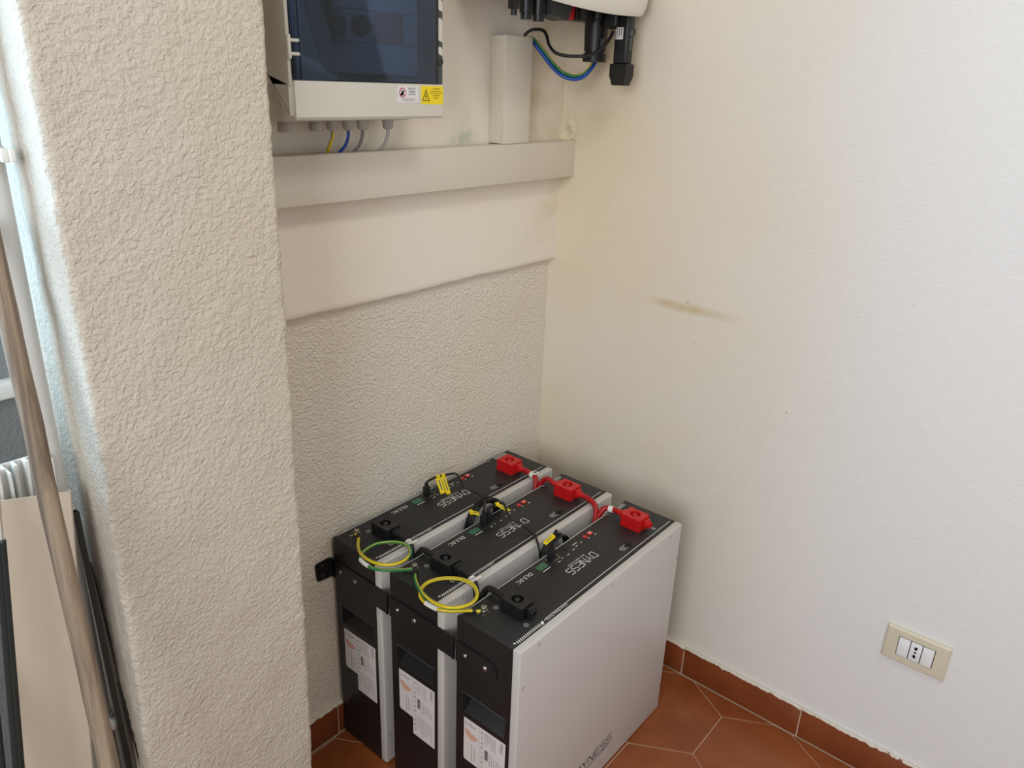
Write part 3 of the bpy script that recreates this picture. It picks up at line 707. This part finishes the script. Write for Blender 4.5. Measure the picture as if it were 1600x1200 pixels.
# cable between the wall-side and middle modules
pA = bp_(0, .2475, -.0192, .0); gy0 = (BY[0] - BTK - WP + BY[1]) / 2
path = [pA + Vector((0, 0, .030)), pA + Vector((.003, 0, .036)), pA + Vector((.012, -.001, .039)), pA + Vector((.034, -.003, .0395)), pA + Vector((.060, -.006, .035)), pA + Vector((.085, -.014, .029))] + \
       [at(*pxA(x, y), z=H + h) for x, y, h in ((250, 215, .023), (400, 275, .016), (520, 345, .012), (600, 395, .011))]
cA = at(755, 812, y=gy0); rA = .053
for k in range(7 * 16 + 1):
    t = k / 16; a = math.radians(95) - 2 * math.pi * t
    rr = rA * (1 - .055 * ((t * 1.7) % 4)); yy = gy0 + (-.0105 + .0030 * t)
    path.append(Vector((cA.x + rr * math.cos(a), yy, cA.z + rr * math.sin(a))))
pB = bp_(1, .2475, -.0192, .0)
path += [pB + Vector((.016, .012, .047)), pB + Vector((.006, .003, .050)), pB + Vector((.001, 0, .044)), pB + Vector((0, 0, .034))]
oA = cable('data_cable', 'coiled black data cable between the wall-side and middle batteries', 'cable', 'coiled black data cables', path, .0026, 'black_rubber', 8, 4)
plug(oA, pA); plug(oA, pB)
qa = at(687, 755, y=pA.y - .003); tab(oA, pA + Vector((.032, -.0032, .0393)), (1, -.1, -.1), (-.10, -.55, -.85), .0135, .040); tab(oA, pA + Vector((.047, -.0048, .0375)), (1, -.1, -.1), (-.10, -.55, -.85), .0115, .045)
tab(oA, pB + Vector((-.026, .012, .040)), (.4, .6, .1), (.85, -.35, -.45), .011, .020)
# cable between the middle and front modules
pC = bp_(1, .2620, -.0192, .0); pD = bp_(2, .2475, -.0192, .0); gy1 = (BY[1] - BTK - WP + BY[2]) / 2
path = [pC + Vector((0, 0, .030)), pC + Vector((.004, 0, .036)), pC + Vector((.016, -.002, .038)), pC + Vector((.042, -.006, .034))] + \
       [at(*pxA(x, y), z=H + h) for x, y, h in ((960, 690, .026), (1080, 740, .020), (1200, 830, .012), (1300, 915, .008), (1345, 950, .008))] + \
       [at(*pxB(225, 375), z=H + .004), at(*pxB(265, 500), y=BY[1] - BTK - WP - .006), at(*pxB(310, 690), y=gy1), at(*pxB(335, 830), y=gy1)]
cB = at(*pxB(640, 560), y=gy1); cB = Vector((cB.x, gy1, cB.z - .020)); rB = .042
for k in range(int(3.5 * 16) + 1):
    t = k / 16; a = math.radians(230) - 2 * math.pi * t
    path.append(Vector((cB.x + rB * (1 - .06 * (int(t) % 3)) * math.cos(a), gy1 + (-.009 + .005 * t), cB.z + rB * math.sin(a))))
path += [pD + Vector((.034, .016, .040)), pD + Vector((.026, .008, .054)), pD + Vector((.014, .003, .060)), pD + Vector((.003, 0, .052)), pD + Vector((0, 0, .034))]
oB = cable('data_cable', 'coiled black data cable between the middle and front batteries', 'cable', 'coiled black data cables', path, .0026, 'black_rubber', 8, 4)
plug(oB, pC); plug(oB, pD)
tab(oB, pC + Vector((.024, -.003, .0375)), (1, -.2, -.15), (.55, -.72, -.5), .012, .030)
tab(oB, pD + Vector((.004, .001, .054)), (.3, 1, .1), (-.80, .30, -.52), .010, .022)

# ------------------------------------------------------------------ wall trunking
T = thing('cable_trunking', (-.45, -.04, 1.205), 'long beige horizontal cable trunking across the recess wall', 'trunking')
def rel(t, mb): mb.v = [tuple(Vector(v) - Vector(t.location)) for v in mb.v]; return mb
rel(T, MB().box((-.905, -.0205, 1.205), (-.0006, -.0565, 1.2835), .001)).build('channel', 'trunking_plastic', T)
rel(T, MB().box((-.905, -.0565, 1.2042), (-.0006, -.0608, 1.2843), .0014)).build('lid', 'trunking_plastic', T)
rel(T, MB().box((-.905, -.0520, 1.2835), (-.0006, -.0548, 1.2848))).build('lid_seam', 'trunking_plastic', T, 0)
V = thing('cable_trunking', (-.2165, -.04, 1.2865), 'short upright beige cable trunking below the inverter', 'trunking')
rel(V, MB().box((-.2575, -.0205, 1.2855), (-.1745, -.0555, 1.4915), .001)).build('channel', 'trunking_plastic', V)
rel(V, MB().box((-.2588, -.0555, 1.2850), (-.1732, -.0612, 1.4925), .0014)).build('lid', 'trunking_plastic', V)
rel(V, MB().box((-.2583, -.0480, 1.2855), (-.1737, -.0515, 1.4915))).build('lid_seam', 'trunking_plastic', V, 0)

# ------------------------------------------------------------------ consumer unit
E_ = thing('electrical_enclosure', (-.68, -.06, 1.338), 'grey wall enclosure with smoked blue door and warning stickers', 'electrical box')
ZT = 1.80; FY = -.16; XL, XR = -.8335, -.5275
rel(E_, MB().box((-.812, -.0205, 1.338), (-.545, -.100, ZT - .02), .008, 3)).build('back_box', 'box_plastic', E_)
cov = MB()
pr = [(-.100, 1.412), (-.148, 1.3475), (-.153, 1.3440), (-.157, 1.3440), (FY, 1.3480), (FY, 1.3975), (-.110, 1.3975)]
bm = bmesh.new(); vv = [[bm.verts.new((x, y, z)) for y, z in pr] for x in (XL, XR)]
bm.faces.new(vv[0]); bm.faces.new(vv[1][::-1])
for i in range(len(pr)): j = (i + 1) % len(pr); bm.faces.new((vv[0][i], vv[1][i], vv[1][j], vv[0][j]))
bmesh.ops.bevel(bm, geom=[e for e in bm.edges if abs(e.verts[0].co.x - e.verts[1].co.x) < 1e-6 and min(e.verts[0].co.y, e.verts[1].co.y) < -.145 and max(e.verts[0].co.z, e.verts[1].co.z) < 1.3976], offset=.006, segments=3, affect='EDGES')
cov.bm(bm)
cov.box((XL, -.100, 1.3900), (XL + .006, FY + .004, ZT), .0015); cov.box((XR - .004, -.100, 1.3975), (XR, FY + .006, ZT), .0015); cov.box((XL, -.100, ZT - .05), (XR, FY, ZT), .004)
rel(E_, cov).build('cover', 'box_plastic', E_)
rel(E_, MB().box((XL + .006, -.101, 1.3975), (XR - .004, -.106, ZT - .05))).build('inner_rim', 'dark_grey_plastic', E_, 0)
ip = rel(E_, MB().box((-.774, -.106, 1.409), (-.567, -.138, ZT - .08), .004)).build('inner_panel', 'box_plastic', E_)
# modules behind the door, seen dimly through it
seam = MB()
for z in (1.454, 1.4995): seam.box((-.770, -.1375, z - .0006), (-.571, -.1388, z + .0006))
rel(E_, seam).build('panel_seam', 'dark_profile', E_, 0)
bk = rel(E_, MB().box((-.750, -.136, 1.456), (-.718, -.142, 1.497), .0015)).build('circuit_breaker', 'gland_plastic', E_)
rel(E_, MB().box((-.743, -.142, 1.460), (-.722, -.148, 1.488), .0015)).build('breaker_lever', 'green_led', E_)
rs = rel(E_, MB().box((-.660, -.136, 1.455), (-.604, -.143, 1.4985), .002)).build('isolator_plate', 'red_plastic', E_)
kn = MB().lathe((-.690, -.137, 1.477), (0, -1, 0), [(0, .0155), (.010, .0150), (.013, .013), (.0135, .005)], 24); kn.box((-.690, -.137, 1.4725), (-.660, -.147, 1.4815), .0015)
rel(E_, kn).build('isolator_knob', 'dark_grey_plastic', E_)
dr = MB().box((XL + .0065, FY + .0005, 1.3985), (-.5425, FY + .0045, ZT - .052), .001)
rel(E_, dr).build('smoked_door', 'smoked_door', E_)
rel(E_, MB().box((-.8160, FY - .0018, 1.3985), (-.8125, FY + .001, ZT - .052), .0008)).build('door_ridge', 'smoked_door', E_)
fr_ = MB(); 
for a, b in (((-.7755, 1.4095), (-.7735, 1.75)), ((-.5665, 1.4095), (-.5645, 1.75)), ((-.7735, 1.4075), (-.5665, 1.4095))): fr_.box((a[0], -.141, a[1]), (b[0], -.119, b[1]))
rel(E_, fr_).build('panel_gasket', 'black_rubber', E_, 0)
for zc in (1.4495, 1.4320): rel(E_, MB().box((XL + .001, FY - .0012, zc - .0022), (-.8150, FY + .004, zc + .0022), .001)).build('door_hinge', 'box_plastic', E_)
rel(E_, MB().box((XL - .001, FY - .001, 1.4250), (-.8290, FY + .006, 1.4570), .0015)).build('hinge_base', 'box_plastic', E_)
# latch strip with pale cut-outs down the right of the door
rel(E_, MB().box((-.5425, FY + .002, 1.3985), (-.5318, FY + .0055, ZT - .052))).build('latch_strip', 'dark_grey_plastic', E_)
for z0, z1 in ((1.4420, 1.4555), (1.4625, 1.4985), (1.5080, 1.5260), (1.535, 1.58)):
    poly = [(-.5415, z0 + .003), (-.5330, z0), (-.5330, z1 - .004), (-.5365, z1), (-.5415, z1)]
    rel(E_, MB().prism(poly, lambda a, b: (a, FY + .0010, b), lambda a, b: (a, FY + .0025, b))).build('latch_window', 'box_plastic', E_, 0)
rel(E_, MB().lathe((-.5375, FY + .002, 1.4330), (0, -1, 0), [(0, .0062), (.0016, .0062), (.002, .0052), (.0012, .003)], 16)).build('door_lock', 'dark_profile', E_)
# stickers
YS = FY - .0004
st = rel(E_, MB().box((-.6350, FY, 1.3690), (-.5895, YS, 1.3945))).build('prohibition_sticker', 'paper_white', E_, 0); st['label'] = 'white no-opening sticker'
fn = lambda ox, oz: (lambda a, b: tuple(Vector((ox + a, YS - .0002, oz + b)) - Vector(E_.location)))
t = MB(); t.text('VIETATO', .0032, fn(-.6035, 1.3885), 'CENTER'); t.text('APRIRE', .0032, fn(-.6035, 1.3840), 'CENTER')
t.text('PERSONALE', .0019, fn(-.6035, 1.3806), 'CENTER', 1.1)
t.text('SOLO PERSONALE AUTORIZZATO', .0014, fn(-.6122, 1.3740), 'CENTER', 1.1); t.text('AD ESEGUIRE LE MANOVRE', .0014, fn(-.6122, 1.3715), 'CENTER', 1.1)
t.ribbon([(-.004, -.004), (.003, .003)], .0035, fn(-.6243, 1.3840)); t.quad(-.0025, -.0045, .0015, .0005, fn(-.6243, 1.384))
t.build('sticker_text', 'print_black', st, 0)
t = MB(); t.ring(0, 0, .0066, .0013, fn(-.6243, 1.3840), 22); t.ribbon([(-.0045, .0045), (.0045, -.0045)], .0012, fn(-.6243, 1.3838)); t.build('prohibition_ring', 'red_cable', st, 0)
for ch in st.children: ch.parent = st
st = rel(E_, MB().box((-.5830, FY, 1.3665), (-.5325, YS, 1.3950))).build('warning_sticker', 'tag_yellow', E_, 0); st['label'] = 'yellow high-voltage warning sticker'
t = MB(); t.ribbon([(-.0078, 0), (0, .0165), (.0078, 0)], .0013, fn(-.5725, 1.3722), closed=True); t.ribbon([(.001, .0115), (-.0014, .0068), (.0014, .0068), (-.0006, .0022)], .0012, fn(-.5725, 1.3722))
for txt, zz_, s_ in (('ATTENZIONE', 1.3895, .0020), ('QUADRO ALIMENTATO DA', 1.3860, .0017), ('IMPIANTO FOTOVOLTAICO', 1.3828, .0017), ('IN CORRENTE', 1.3792, .0020), ('400V 230V', 1.3757, .0018)): t.text(txt, s_, fn(-.5490, zz_), 'CENTER', .9)
t.build('sticker_text', 'print_black', st, 0)
# glands under the box
GX = (-.781, -.7225, -.6895, -.6565, -.6260, -.5690)
for k, gx in enumerate(GX):
    big = k in (0, 1)
    g = MB().lathe((gx, -.060, 1.3385), (0, 0, -1), [(0, .0105), (.006, .0105), (.0061, .0092 if not big else .0115), (.014, .0092 if not big else .0115), (.0175, .0072 if not big else .010)], 12)
    rel(E_, g).build('cable_gland', 'gland_plastic', E_)
for k, m_, r, xb, lab in ((2, 'earth_wire_c', .0028, -.6965, 'green and yellow wire dropping from the enclosure into the trunking'), (3, 'blue_wire', .0028, -.6720, 'blue wire dropping from the enclosure into the trunking'), (4, 'grey_wire', .0030, -.6405, 'mid grey wire dropping from the enclosure into the trunking'), (5, 'lightgrey_wire', .0034, -.5830, 'thick pale grey cable dropping from the enclosure into the trunking')):
    x0_ = GX[k]; cable('enclosure_wire', lab, 'wire', 'wires under the enclosure', [(x0_, -.060, 1.322), (x0_ - .001, -.060, 1.310), (x0_ - .004, -.055, 1.296), (xb + .005, -.046, 1.2842)], r, m_, 10, 6)

# ------------------------------------------------------------------ inverter
I = thing('solar_inverter', (-.21, -.02, 1.53), 'white curved inverter with black connectors hanging from its underside', 'inverter')
IZ = 1.531
def inv_y(x): u = (x + .21) / .172; return -.246 - .010 * (1 - u * u)
cols = []; NX = 48
for i in range(NX + 1):
    x = -.382 + .343 * i / NX; e = min(x + .382, -.039 - x); rr = .026
    zb = IZ + (rr - math.sqrt(max(0, rr * rr - (rr - e) ** 2)) if e < rr else 0) + .30 * (x + .19) ** 2
    cols.append((x, inv_y(x), zb))
vs = []; rows = 7
for x, y, zb in cols:
    vs += [(x, -.0205, 1.600), (x, y + .035, 1.582), (x, y + .012, zb + .004), (x, y + .004, zb), (x, y, zb + .006), (x, y - .001, zb + .03), (x, y - .001, 2.02), (x, -.0205, 2.02)]
rows = 8
fs = [(i * rows + k, (i + 1) * rows + k, (i + 1) * rows + (k + 1) % rows, i * rows + (k + 1) % rows) for i in range(NX) for k in range(rows)] + [tuple(range(rows)), tuple(range(NX * rows, NX * rows + rows))]
rel(I, MB().add(vs, fs)).build('housing', 'inverter_white', I, 40)
rel(I, MB().box((-.368, -.045, 1.5725), (-.055, -.205, 1.590), .002)).build('underside_plate', 'black_plastic', I)
def con(name, m_, mb): return rel(I, mb).build(name, m_, I)
zc = 1.5745
for px_, py_, zb, r in ((-.336, -.145, 1.519, .0055), (-.300, -.145, 1.515, .0105), (-.270, -.150, 1.5135, .0105)):
    mb = MB().lathe((px_, py_, zc), (0, 0, -1), [(0, r * 1.25), (zc - zb - .011, r * 1.25), (zc - zb - .0105, r * 1.05), (zc - zb, r)], 14)
    if r < .006: mb.box((px_ - .009, py_ - .008, 1.529), (px_ + .007, py_ + .008, zc), .002)
    con('panel_connector', 'black_plastic', mb)
bk = MB().prism([(-.250, 1.5265), (-.196, 1.520), (-.184, 1.545), (-.184, 1.5745), (-.254, 1.5745)], lambda a, b: (a, -.125, b), lambda a, b: (a, -.165, b)); con('switch_housing', 'dark_grey_plastic', bk)
con('switch_key', 'red_plastic', MB().box((-.187, -.128, 1.5225), (-.168, -.160, 1.5735), .002))
con('port_block', 'black_plastic', MB().box((-.158, -.130, 1.523), (-.112, -.170, 1.5745), .003))
con('switch_lead', 'black_rubber', MB().tube([(-.176, -.165, 1.572), (-.172, -.168, 1.529), (-.164, -.168, 1.524), (-.156, -.160, 1.524)], .0014, 6, 5))
ac = MB().lathe((-.077, -.150, 1.5745), (0, 0, -1), [(0, .031), (.0445, .031), (.045, .0245), (.103, .0225), (.1035, .0205), (.108, .0205), (.1085, .0245), (.124, .0245), (.1245, .019)], 24)
con('grid_connector', 'black_plastic', ac)
con('connector_badge', 'dark_grey_plastic', MB().box((-.0925, -.1725, 1.478), (-.079, -.1765, 1.494), .001))
sm = MB().box((-.101, -.182, 1.514), (-.066, -.214, 1.574), .005, 3); sm.lathe((-.0835, -.198, 1.516), (0, 0, -1), [(0, .0125), (.004, .0105), (.0045, .006)], 14); con('data_connector', 'black_plastic', sm)
dn = MB().box((-.0890, -.203, 1.446), (-.0645, -.236, 1.560), .005, 3); dn.box((-.0902, -.2265, 1.449), (-.0880, -.2315, 1.556), .0008)
con('wireless_dongle', 'black_plastic', dn)
cap = MB(); r0 = [(-.0920, -.200), (-.0620, -.200), (-.0620, -.239), (-.0920, -.239)]
def cap_ring(ins, z): return [(x + (ins if x < -.08 else -ins), y + (ins if y < -.22 else -ins), z) for x, y in r0]
rings = [cap_ring(.001, 1.4475), cap_ring(0, 1.4465), cap_ring(0, 1.4240), cap_ring(.003, 1.414), cap_ring(.004, 1.4075), cap_ring(.006, 1.4065)]
vs = [v for r_ in rings for v in r_]; cap.add(vs, [(a * 4 + k, a * 4 + (k + 1) % 4, (a + 1) * 4 + (k + 1) % 4, (a + 1) * 4 + k) for a in range(5) for k in range(4)] + [(0, 1, 2, 3), (20, 21, 22, 23)])
con('dongle_cap', 'black_rubber', cap)
con('dongle_knob', 'black_plastic', MB().lathe((-.0645, -.222, 1.508), (1, 0, 0), [(0, .011), (.008, .011), (.011, .008), (.0115, .004)], 18))
con('dongle_label', 'paper_white', MB().box((-.0890, -.2070, 1.493), (-.0894, -.2245, 1.515)))
tx = MB()
for k in range(3): tx.quad(-.2090 - k * .0050, 1.495 + .002 * k, -.2112 - k * .0050, 1.5135, lambda a, b: tuple(Vector((-.0896, a, b)) - Vector(I.location)))
tx.build('label_print', 'print_text', I, 0)
tx = MB(); f90 = lambda a, b: tuple(Vector((-.0790 + b, -.2363, 1.510 - a)) - Vector(I.location))
tx.text('QI', .0070, f90)
for k in range(5): tx.quad(.0145 + k * .0045, .001, .0170 + k * .0045, .0042, f90)
tx.build('dongle_lettering', 'print_grey', I, 0)
def px4(x, y): return (x / 4.615625 + 740, y / 4.615625)
pth = [(365, 262, -.040), (385, 236, -.044), (420, 216, -.052), (465, 212, -.064), (505, 222, -.078), (528, 262, -.090), (545, 325, -.104), (590, 380, -.122), (670, 403, -.142), (760, 406, -.162), (830, 400, -.178), (900, 368, -.190), (955, 315, -.196), (990, 265, -.198), (1005, 225, -.198)]
cable('inverter_data_cable', 'thin black cable looping from the trunking top to the inverter', 'cable', None, [at(*px4(x, y), y=d) for x, y, d in pth], .0032, 'black_rubber', 10, 5)
pth = [(415, 295, -.043), (440, 320, -.046), (500, 398, -.062), (570, 488, -.082), (640, 548, -.102), (720, 572, -.122), (790, 556, -.138), (845, 502, -.149), (880, 448, -.150)]
cable('inverter_wire', 'blue wire sagging between the trunking and the inverter', 'wire', 'wires from the short trunking to the inverter', [at(*px4(x, y), y=d) for x, y, d in pth], .0036, 'blue_wire', 10, 6)
pth = [(415, 272, -.038), (440, 292, -.040), (500, 362, -.055), (570, 452, -.075), (640, 520, -.096), (715, 549, -.114), (775, 543, -.130), (830, 500, -.142), (868, 448, -.146)]
cable('inverter_wire', 'green and yellow wire sagging between the trunking and the inverter', 'wire', 'wires from the short trunking to the inverter', [at(*px4(x, y), y=d) for x, y, d in pth], .0036, 'earth_wire_c', 10, 6)

# ------------------------------------------------------------------ power socket
sy, sz = -.9319, .3944
K = thing('power_socket', (0, sy - .06, sz - .04), 'cream wall plate with one socket between two blank modules', 'socket')
pl = MB(); r_out = [(sy, sz), (sy - .12, sz), (sy - .12, sz - .08), (sy, sz - .08)]
iy0, iy1, iz0, iz1 = sy - .02625, sy - .09375, sz - .0175, sz - .0625
def rr(dy): return [(sy - dy, sz - dy), (sy - .12 + dy, sz - dy), (sy - .12 + dy, sz - .08 + dy), (sy - dy, sz - .08 + dy)]
loops = [[(-.0005, y, z) for y, z in rr(0)], [(-.006, y, z) for y, z in rr(.0)], [(-.0092, y, z) for y, z in rr(.0035)], [(-.0098, y, z) for y, z in rr(.008)],
         [(-.0098, iy0 + .0012, iz0 + .0012), (-.0098, iy1 - .0012, iz0 + .0012), (-.0098, iy1 - .0012, iz1 - .0012), (-.0098, iy0 + .0012, iz1 - .0012)],
         [(-.006, iy0, iz0), (-.006, iy1, iz0), (-.006, iy1, iz1), (-.006, iy0, iz1)]]
vs = [v for l in loops for v in l]; pl.add(vs, [(a * 4 + k, a * 4 + (k + 1) % 4, (a + 1) * 4 + (k + 1) % 4, (a + 1) * 4 + k) for a in range(5) for k in range(4)] + [(0, 1, 2, 3), (20, 21, 22, 23)])
rel(K, pl).build('cover_plate', 'socket_plate', K, 25)
rel(K, MB().box((-.0058, iy0, iz0), (-.0064, iy1, iz1))).build('module_gap', 'dark_grey_plastic', K, 0)
for k in range(3):
    a = iy0 - k * .0225; o = rel(K, MB().box((-.0060, a - .0008, iz0 - .001), (-.0106 if k != 1 else -.0098, a - .0217, iz1 + .001), .0010)).build('blank_module' if k != 1 else 'socket_module', 'socket_module', K)
    if k == 1:
        c = a - .01125
        for dz, dy in ((.0105, 0), (0, .0), (-.0105, 0)):
            mb = MB(); zz_ = (iz0 + iz1) / 2 + dz; R_ = .0030 if dz else .0023
            mb.lathe((-.0099, c, zz_), (-1, 0, 0), [(0, R_), (.0003, R_)], 14)
            if dz: mb.lathe((-.0099, c + .0004, zz_ + (-.0027 if dz > 0 else .0027)), (-1, 0, 0), [(0, .0024), (.0003, .0024)], 14)
            mb.v = [tuple(Vector(v) - Vector(K.location)) for v in mb.v]; mb.build('contact_hole', 'dark_hole', o, 0)

# ------------------------------------------------------------------ corner store left of the pillar
P = thing('drain_pipe', (-1.214, -.13, 0), 'white plastic pipe running up beside the pillar', 'pipe')
ptop, pbot = Vector((-1.2045, -.13, 2.6)), Vector((-1.2255, -.13, 0))
rel(P, MB().cyl(pbot, ptop, .0162, 28)).build('pipe', 'pvc_pipe', P)
for zc_ in (1.312, .502):
    q = pbot + (ptop - pbot) * (zc_ / 2.6)
    mb = MB().lathe((q.x, q.y, zc_ - .008), (0, 0, 1), [(0, .0178), (.001, .0186), (.007, .0186), (.008, .0178), (.0085, .0186), (.015, .0186), (.016, .0178)], 28); mb.box((q.x + .012, q.y - .022, zc_ - .007), (-1.1872 - .01, q.y - .036, zc_ + .007), .002)
    mb.box((q.x + .005, q.y - .0165, zc_ - .0075), (q.x + .014, q.y - .030, zc_ + .0075), .002)
    rel(P, mb).build('pipe_clip', 'white_plastic', P)

# wooden pole
a = at(-4, 420, y=-.180); b = at(148, 1100, y=-.335); d = (b - a) / (b.z - a.z)
p0 = a + d * (.0 - a.z); p1 = a + d * (1.245 - a.z)
mb = MB(); pts = []
for k in range(41):
    q = p0 + (p1 - p0) * (k / 40); q = q + Vector((.0018 * mnoise.noise((k * .35, 0, 0)), .0018 * mnoise.noise((k * .3, 5, 0)), 0)); pts.append(q)
mb.tube(pts, .0108, 18, 1)
tag(mb.build('wooden_pole', 'weathered_wood', None, 60, origin=tuple(p0)), 'weathered round wooden pole leaning beside the pillar', 'pole')

# spare trunking lid leaning in front of the pipe
def onslope(px, py, y0, z0, y1, z1):
    n = Vector((0, z1 - z0, -(y1 - y0))); d = FW + RT * ((px - 800) / FPX) - UP * ((py - 600) / FPX)
    return CAM + d * ((Vector((0, y0, z0)) - CAM).dot(n) / d.dot(n))
sl = (-.2, .75, -.30, 0)
TR, BR_ = onslope(112, 768, *sl), onslope(145, 1190, *sl); TL, BL_ = onslope(-2, 783, *sl), onslope(37, 1200, *sl)
def to0(a, b): d = (b - a) / (b.z - a.z); return a + d * (.001 - a.z)
BR0, BL0 = to0(TR, BR_), to0(TL, BL_); th = Vector((0, .0018, 0)); lip = Vector((0, .010, 0))
mb = MB().add([TL, TR, BR0, BL0, TL + th, TR + th, BR0 + th, BL0 + th], [(0, 1, 2, 3), (4, 5, 6, 7), (0, 1, 5, 4), (1, 2, 6, 5), (2, 3, 7, 6), (3, 0, 4, 7)])
ux = (TR - TL).normalized() * .0018
for A, B_, s_ in ((TL, BL0, 1), (TR, BR0, -1)):
    mb.add([A, B_, B_ + ux * s_, A + ux * s_, A + lip, B_ + lip, B_ + ux * s_ + lip, A + ux * s_ + lip], [(0, 1, 2, 3), (4, 5, 6, 7), (0, 1, 5, 4), (1, 2, 6, 5), (2, 3, 7, 6), (3, 0, 4, 7)])
tag(mb.build('spare_trunking_lid', 'conduit_lid', None, 0, origin=tuple(BL0)), 'wide pale trunking lid standing behind the wooden pole', 'trunking lid')
# white profile offcuts standing behind the lid
def offcut(px0, px1, ptop, y, label, ribs):
    A, B_ = at(px0, ptop[0], y=y), at(px1, ptop[1], y=y); dx = -.055
    mb = MB(); z0 = .001; w = B_.x - A.x
    def bar(u0, u1, dy0, dy1):
        xa, xb = A.x + w * u0, A.x + w * u1; zt = A.z + (B_.z - A.z) * (u0 + u1) / 2
        vs = [(xa + s, yy, zz_) for zz_, s in ((z0, dx), (zt, 0)) for yy in (y + dy0, y + dy1) for s in (s,)]
        V_ = []
        for zz_, s in ((z0, dx), (zt, 0)):
            for X in (xa, xb):
                for yy in (y + dy0 - (.035 if zz_ == z0 else 0), y + dy1 - (.035 if zz_ == z0 else 0)): V_.append((X + s, yy, zz_))
        mb.add(V_, [(0, 1, 3, 2), (4, 5, 7, 6), (0, 1, 5, 4), (1, 3, 7, 5), (3, 2, 6, 7), (2, 0, 4, 6)])
    bar(0, 1, .010, .0115)
    for u in ribs: bar(u, u + .09, -.004, .010)
    o = mb.build('trunking_offcut', 'white_plastic', None, 0, origin=(A.x + dx, y - .035, z0)); return tag(o, label, 'trunking offcut', 'white trunking offcuts behind the lid')
offcut(-22, 16, (744, 738), -.157, 'short white ribbed trunking offcut, leftmost behind the pale lid', (0, .45, .91))
offcut(2, 60, (733, 712), -.140, 'taller white ribbed trunking offcut half hidden by the wooden pole', (0, .3, .6, .91))
offcut(62, 83, (716, 716), -.158, 'narrow white trunking offcut between the wooden pole and the pipe', (0, .80))
# thin dark metal trims
def trim(pa, pb, x, label, w, m_='dark_profile', ext=True):
    A, B_ = at(*pa, x=x), at(*pb, x=x); d = (B_ - A) / (B_.z - A.z); B0 = A + d * (.001 - A.z)
    wy = Vector((0, w, 0)); t_ = Vector((.0016, 0, 0))
    mb = MB()
    def slab(o_, w_, t__):
        q = [A + o_, A + o_ + w_, B0 + o_ + w_, B0 + o_]; mb.add(q + [v + t__ for v in q], [(0, 1, 2, 3), (4, 5, 6, 7), (0, 1, 5, 4), (1, 2, 6, 5), (2, 3, 7, 6), (3, 0, 4, 7)])
    slab(Vector(), wy, t_); slab(Vector(), Vector((0, .0016, 0)), Vector((-.006, 0, 0))); slab(wy - Vector((0, .0016, 0)), Vector((0, .0016, 0)), Vector((-.004, 0, 0)))
    return tag(mb.build('metal_trim', m_, None, 0, origin=tuple(B0)), label, 'metal trim', 'dark metal trims beside the pillar')
trim((122, 800), (205, 1200), -1.206, 'dark metal trim strip leaning nearest the white pipe', .009)
trim((128, 835), (216, 1200), -1.1985, 'dark metal trim strip leaning second from the pillar', .008, 'aluminium')
trim((140, 880), (227, 1200), -1.1930, 'dark metal trim strip leaning closest to the pillar', .007)
def strip(a, b, y, w, label):
    A, B_ = at(*a, y=y), at(*b, y=y - .06); d = (B_ - A) / (B_.z - A.z); B0 = A + d * (.001 - A.z); wx = Vector((w, 0, 0)); t_ = Vector((0, .004, 0))
    q = [A, A + wx, B0 + wx, B0]; mb = MB().add(q + [v + t_ for v in q], [(0, 1, 2, 3), (4, 5, 6, 7), (0, 1, 5, 4), (1, 2, 6, 5), (2, 3, 7, 6), (3, 0, 4, 7)])
    q = [A + wx * .42, A + wx * .58, B0 + wx * .58, B0 + wx * .42]; mb.add([v for v in q] + [v - t_ for v in q], [(0, 1, 2, 3), (4, 5, 6, 7), (0, 1, 5, 4), (1, 2, 6, 5), (2, 3, 7, 6), (3, 0, 4, 7)])
    return tag(mb.build('metal_trim', 'dark_profile', None, 0, origin=tuple(B0)), label, 'metal trim', 'dark metal trims left of the pale lid')
strip((-8, 850), (21, 1200), -.235, .0115, 'dark green-grey metal strip leaning just left of the pale lid')
strip((-24, 1000), (-3, 1200), -.200, .008, 'thin dark metal strip at the left edge of the picture')
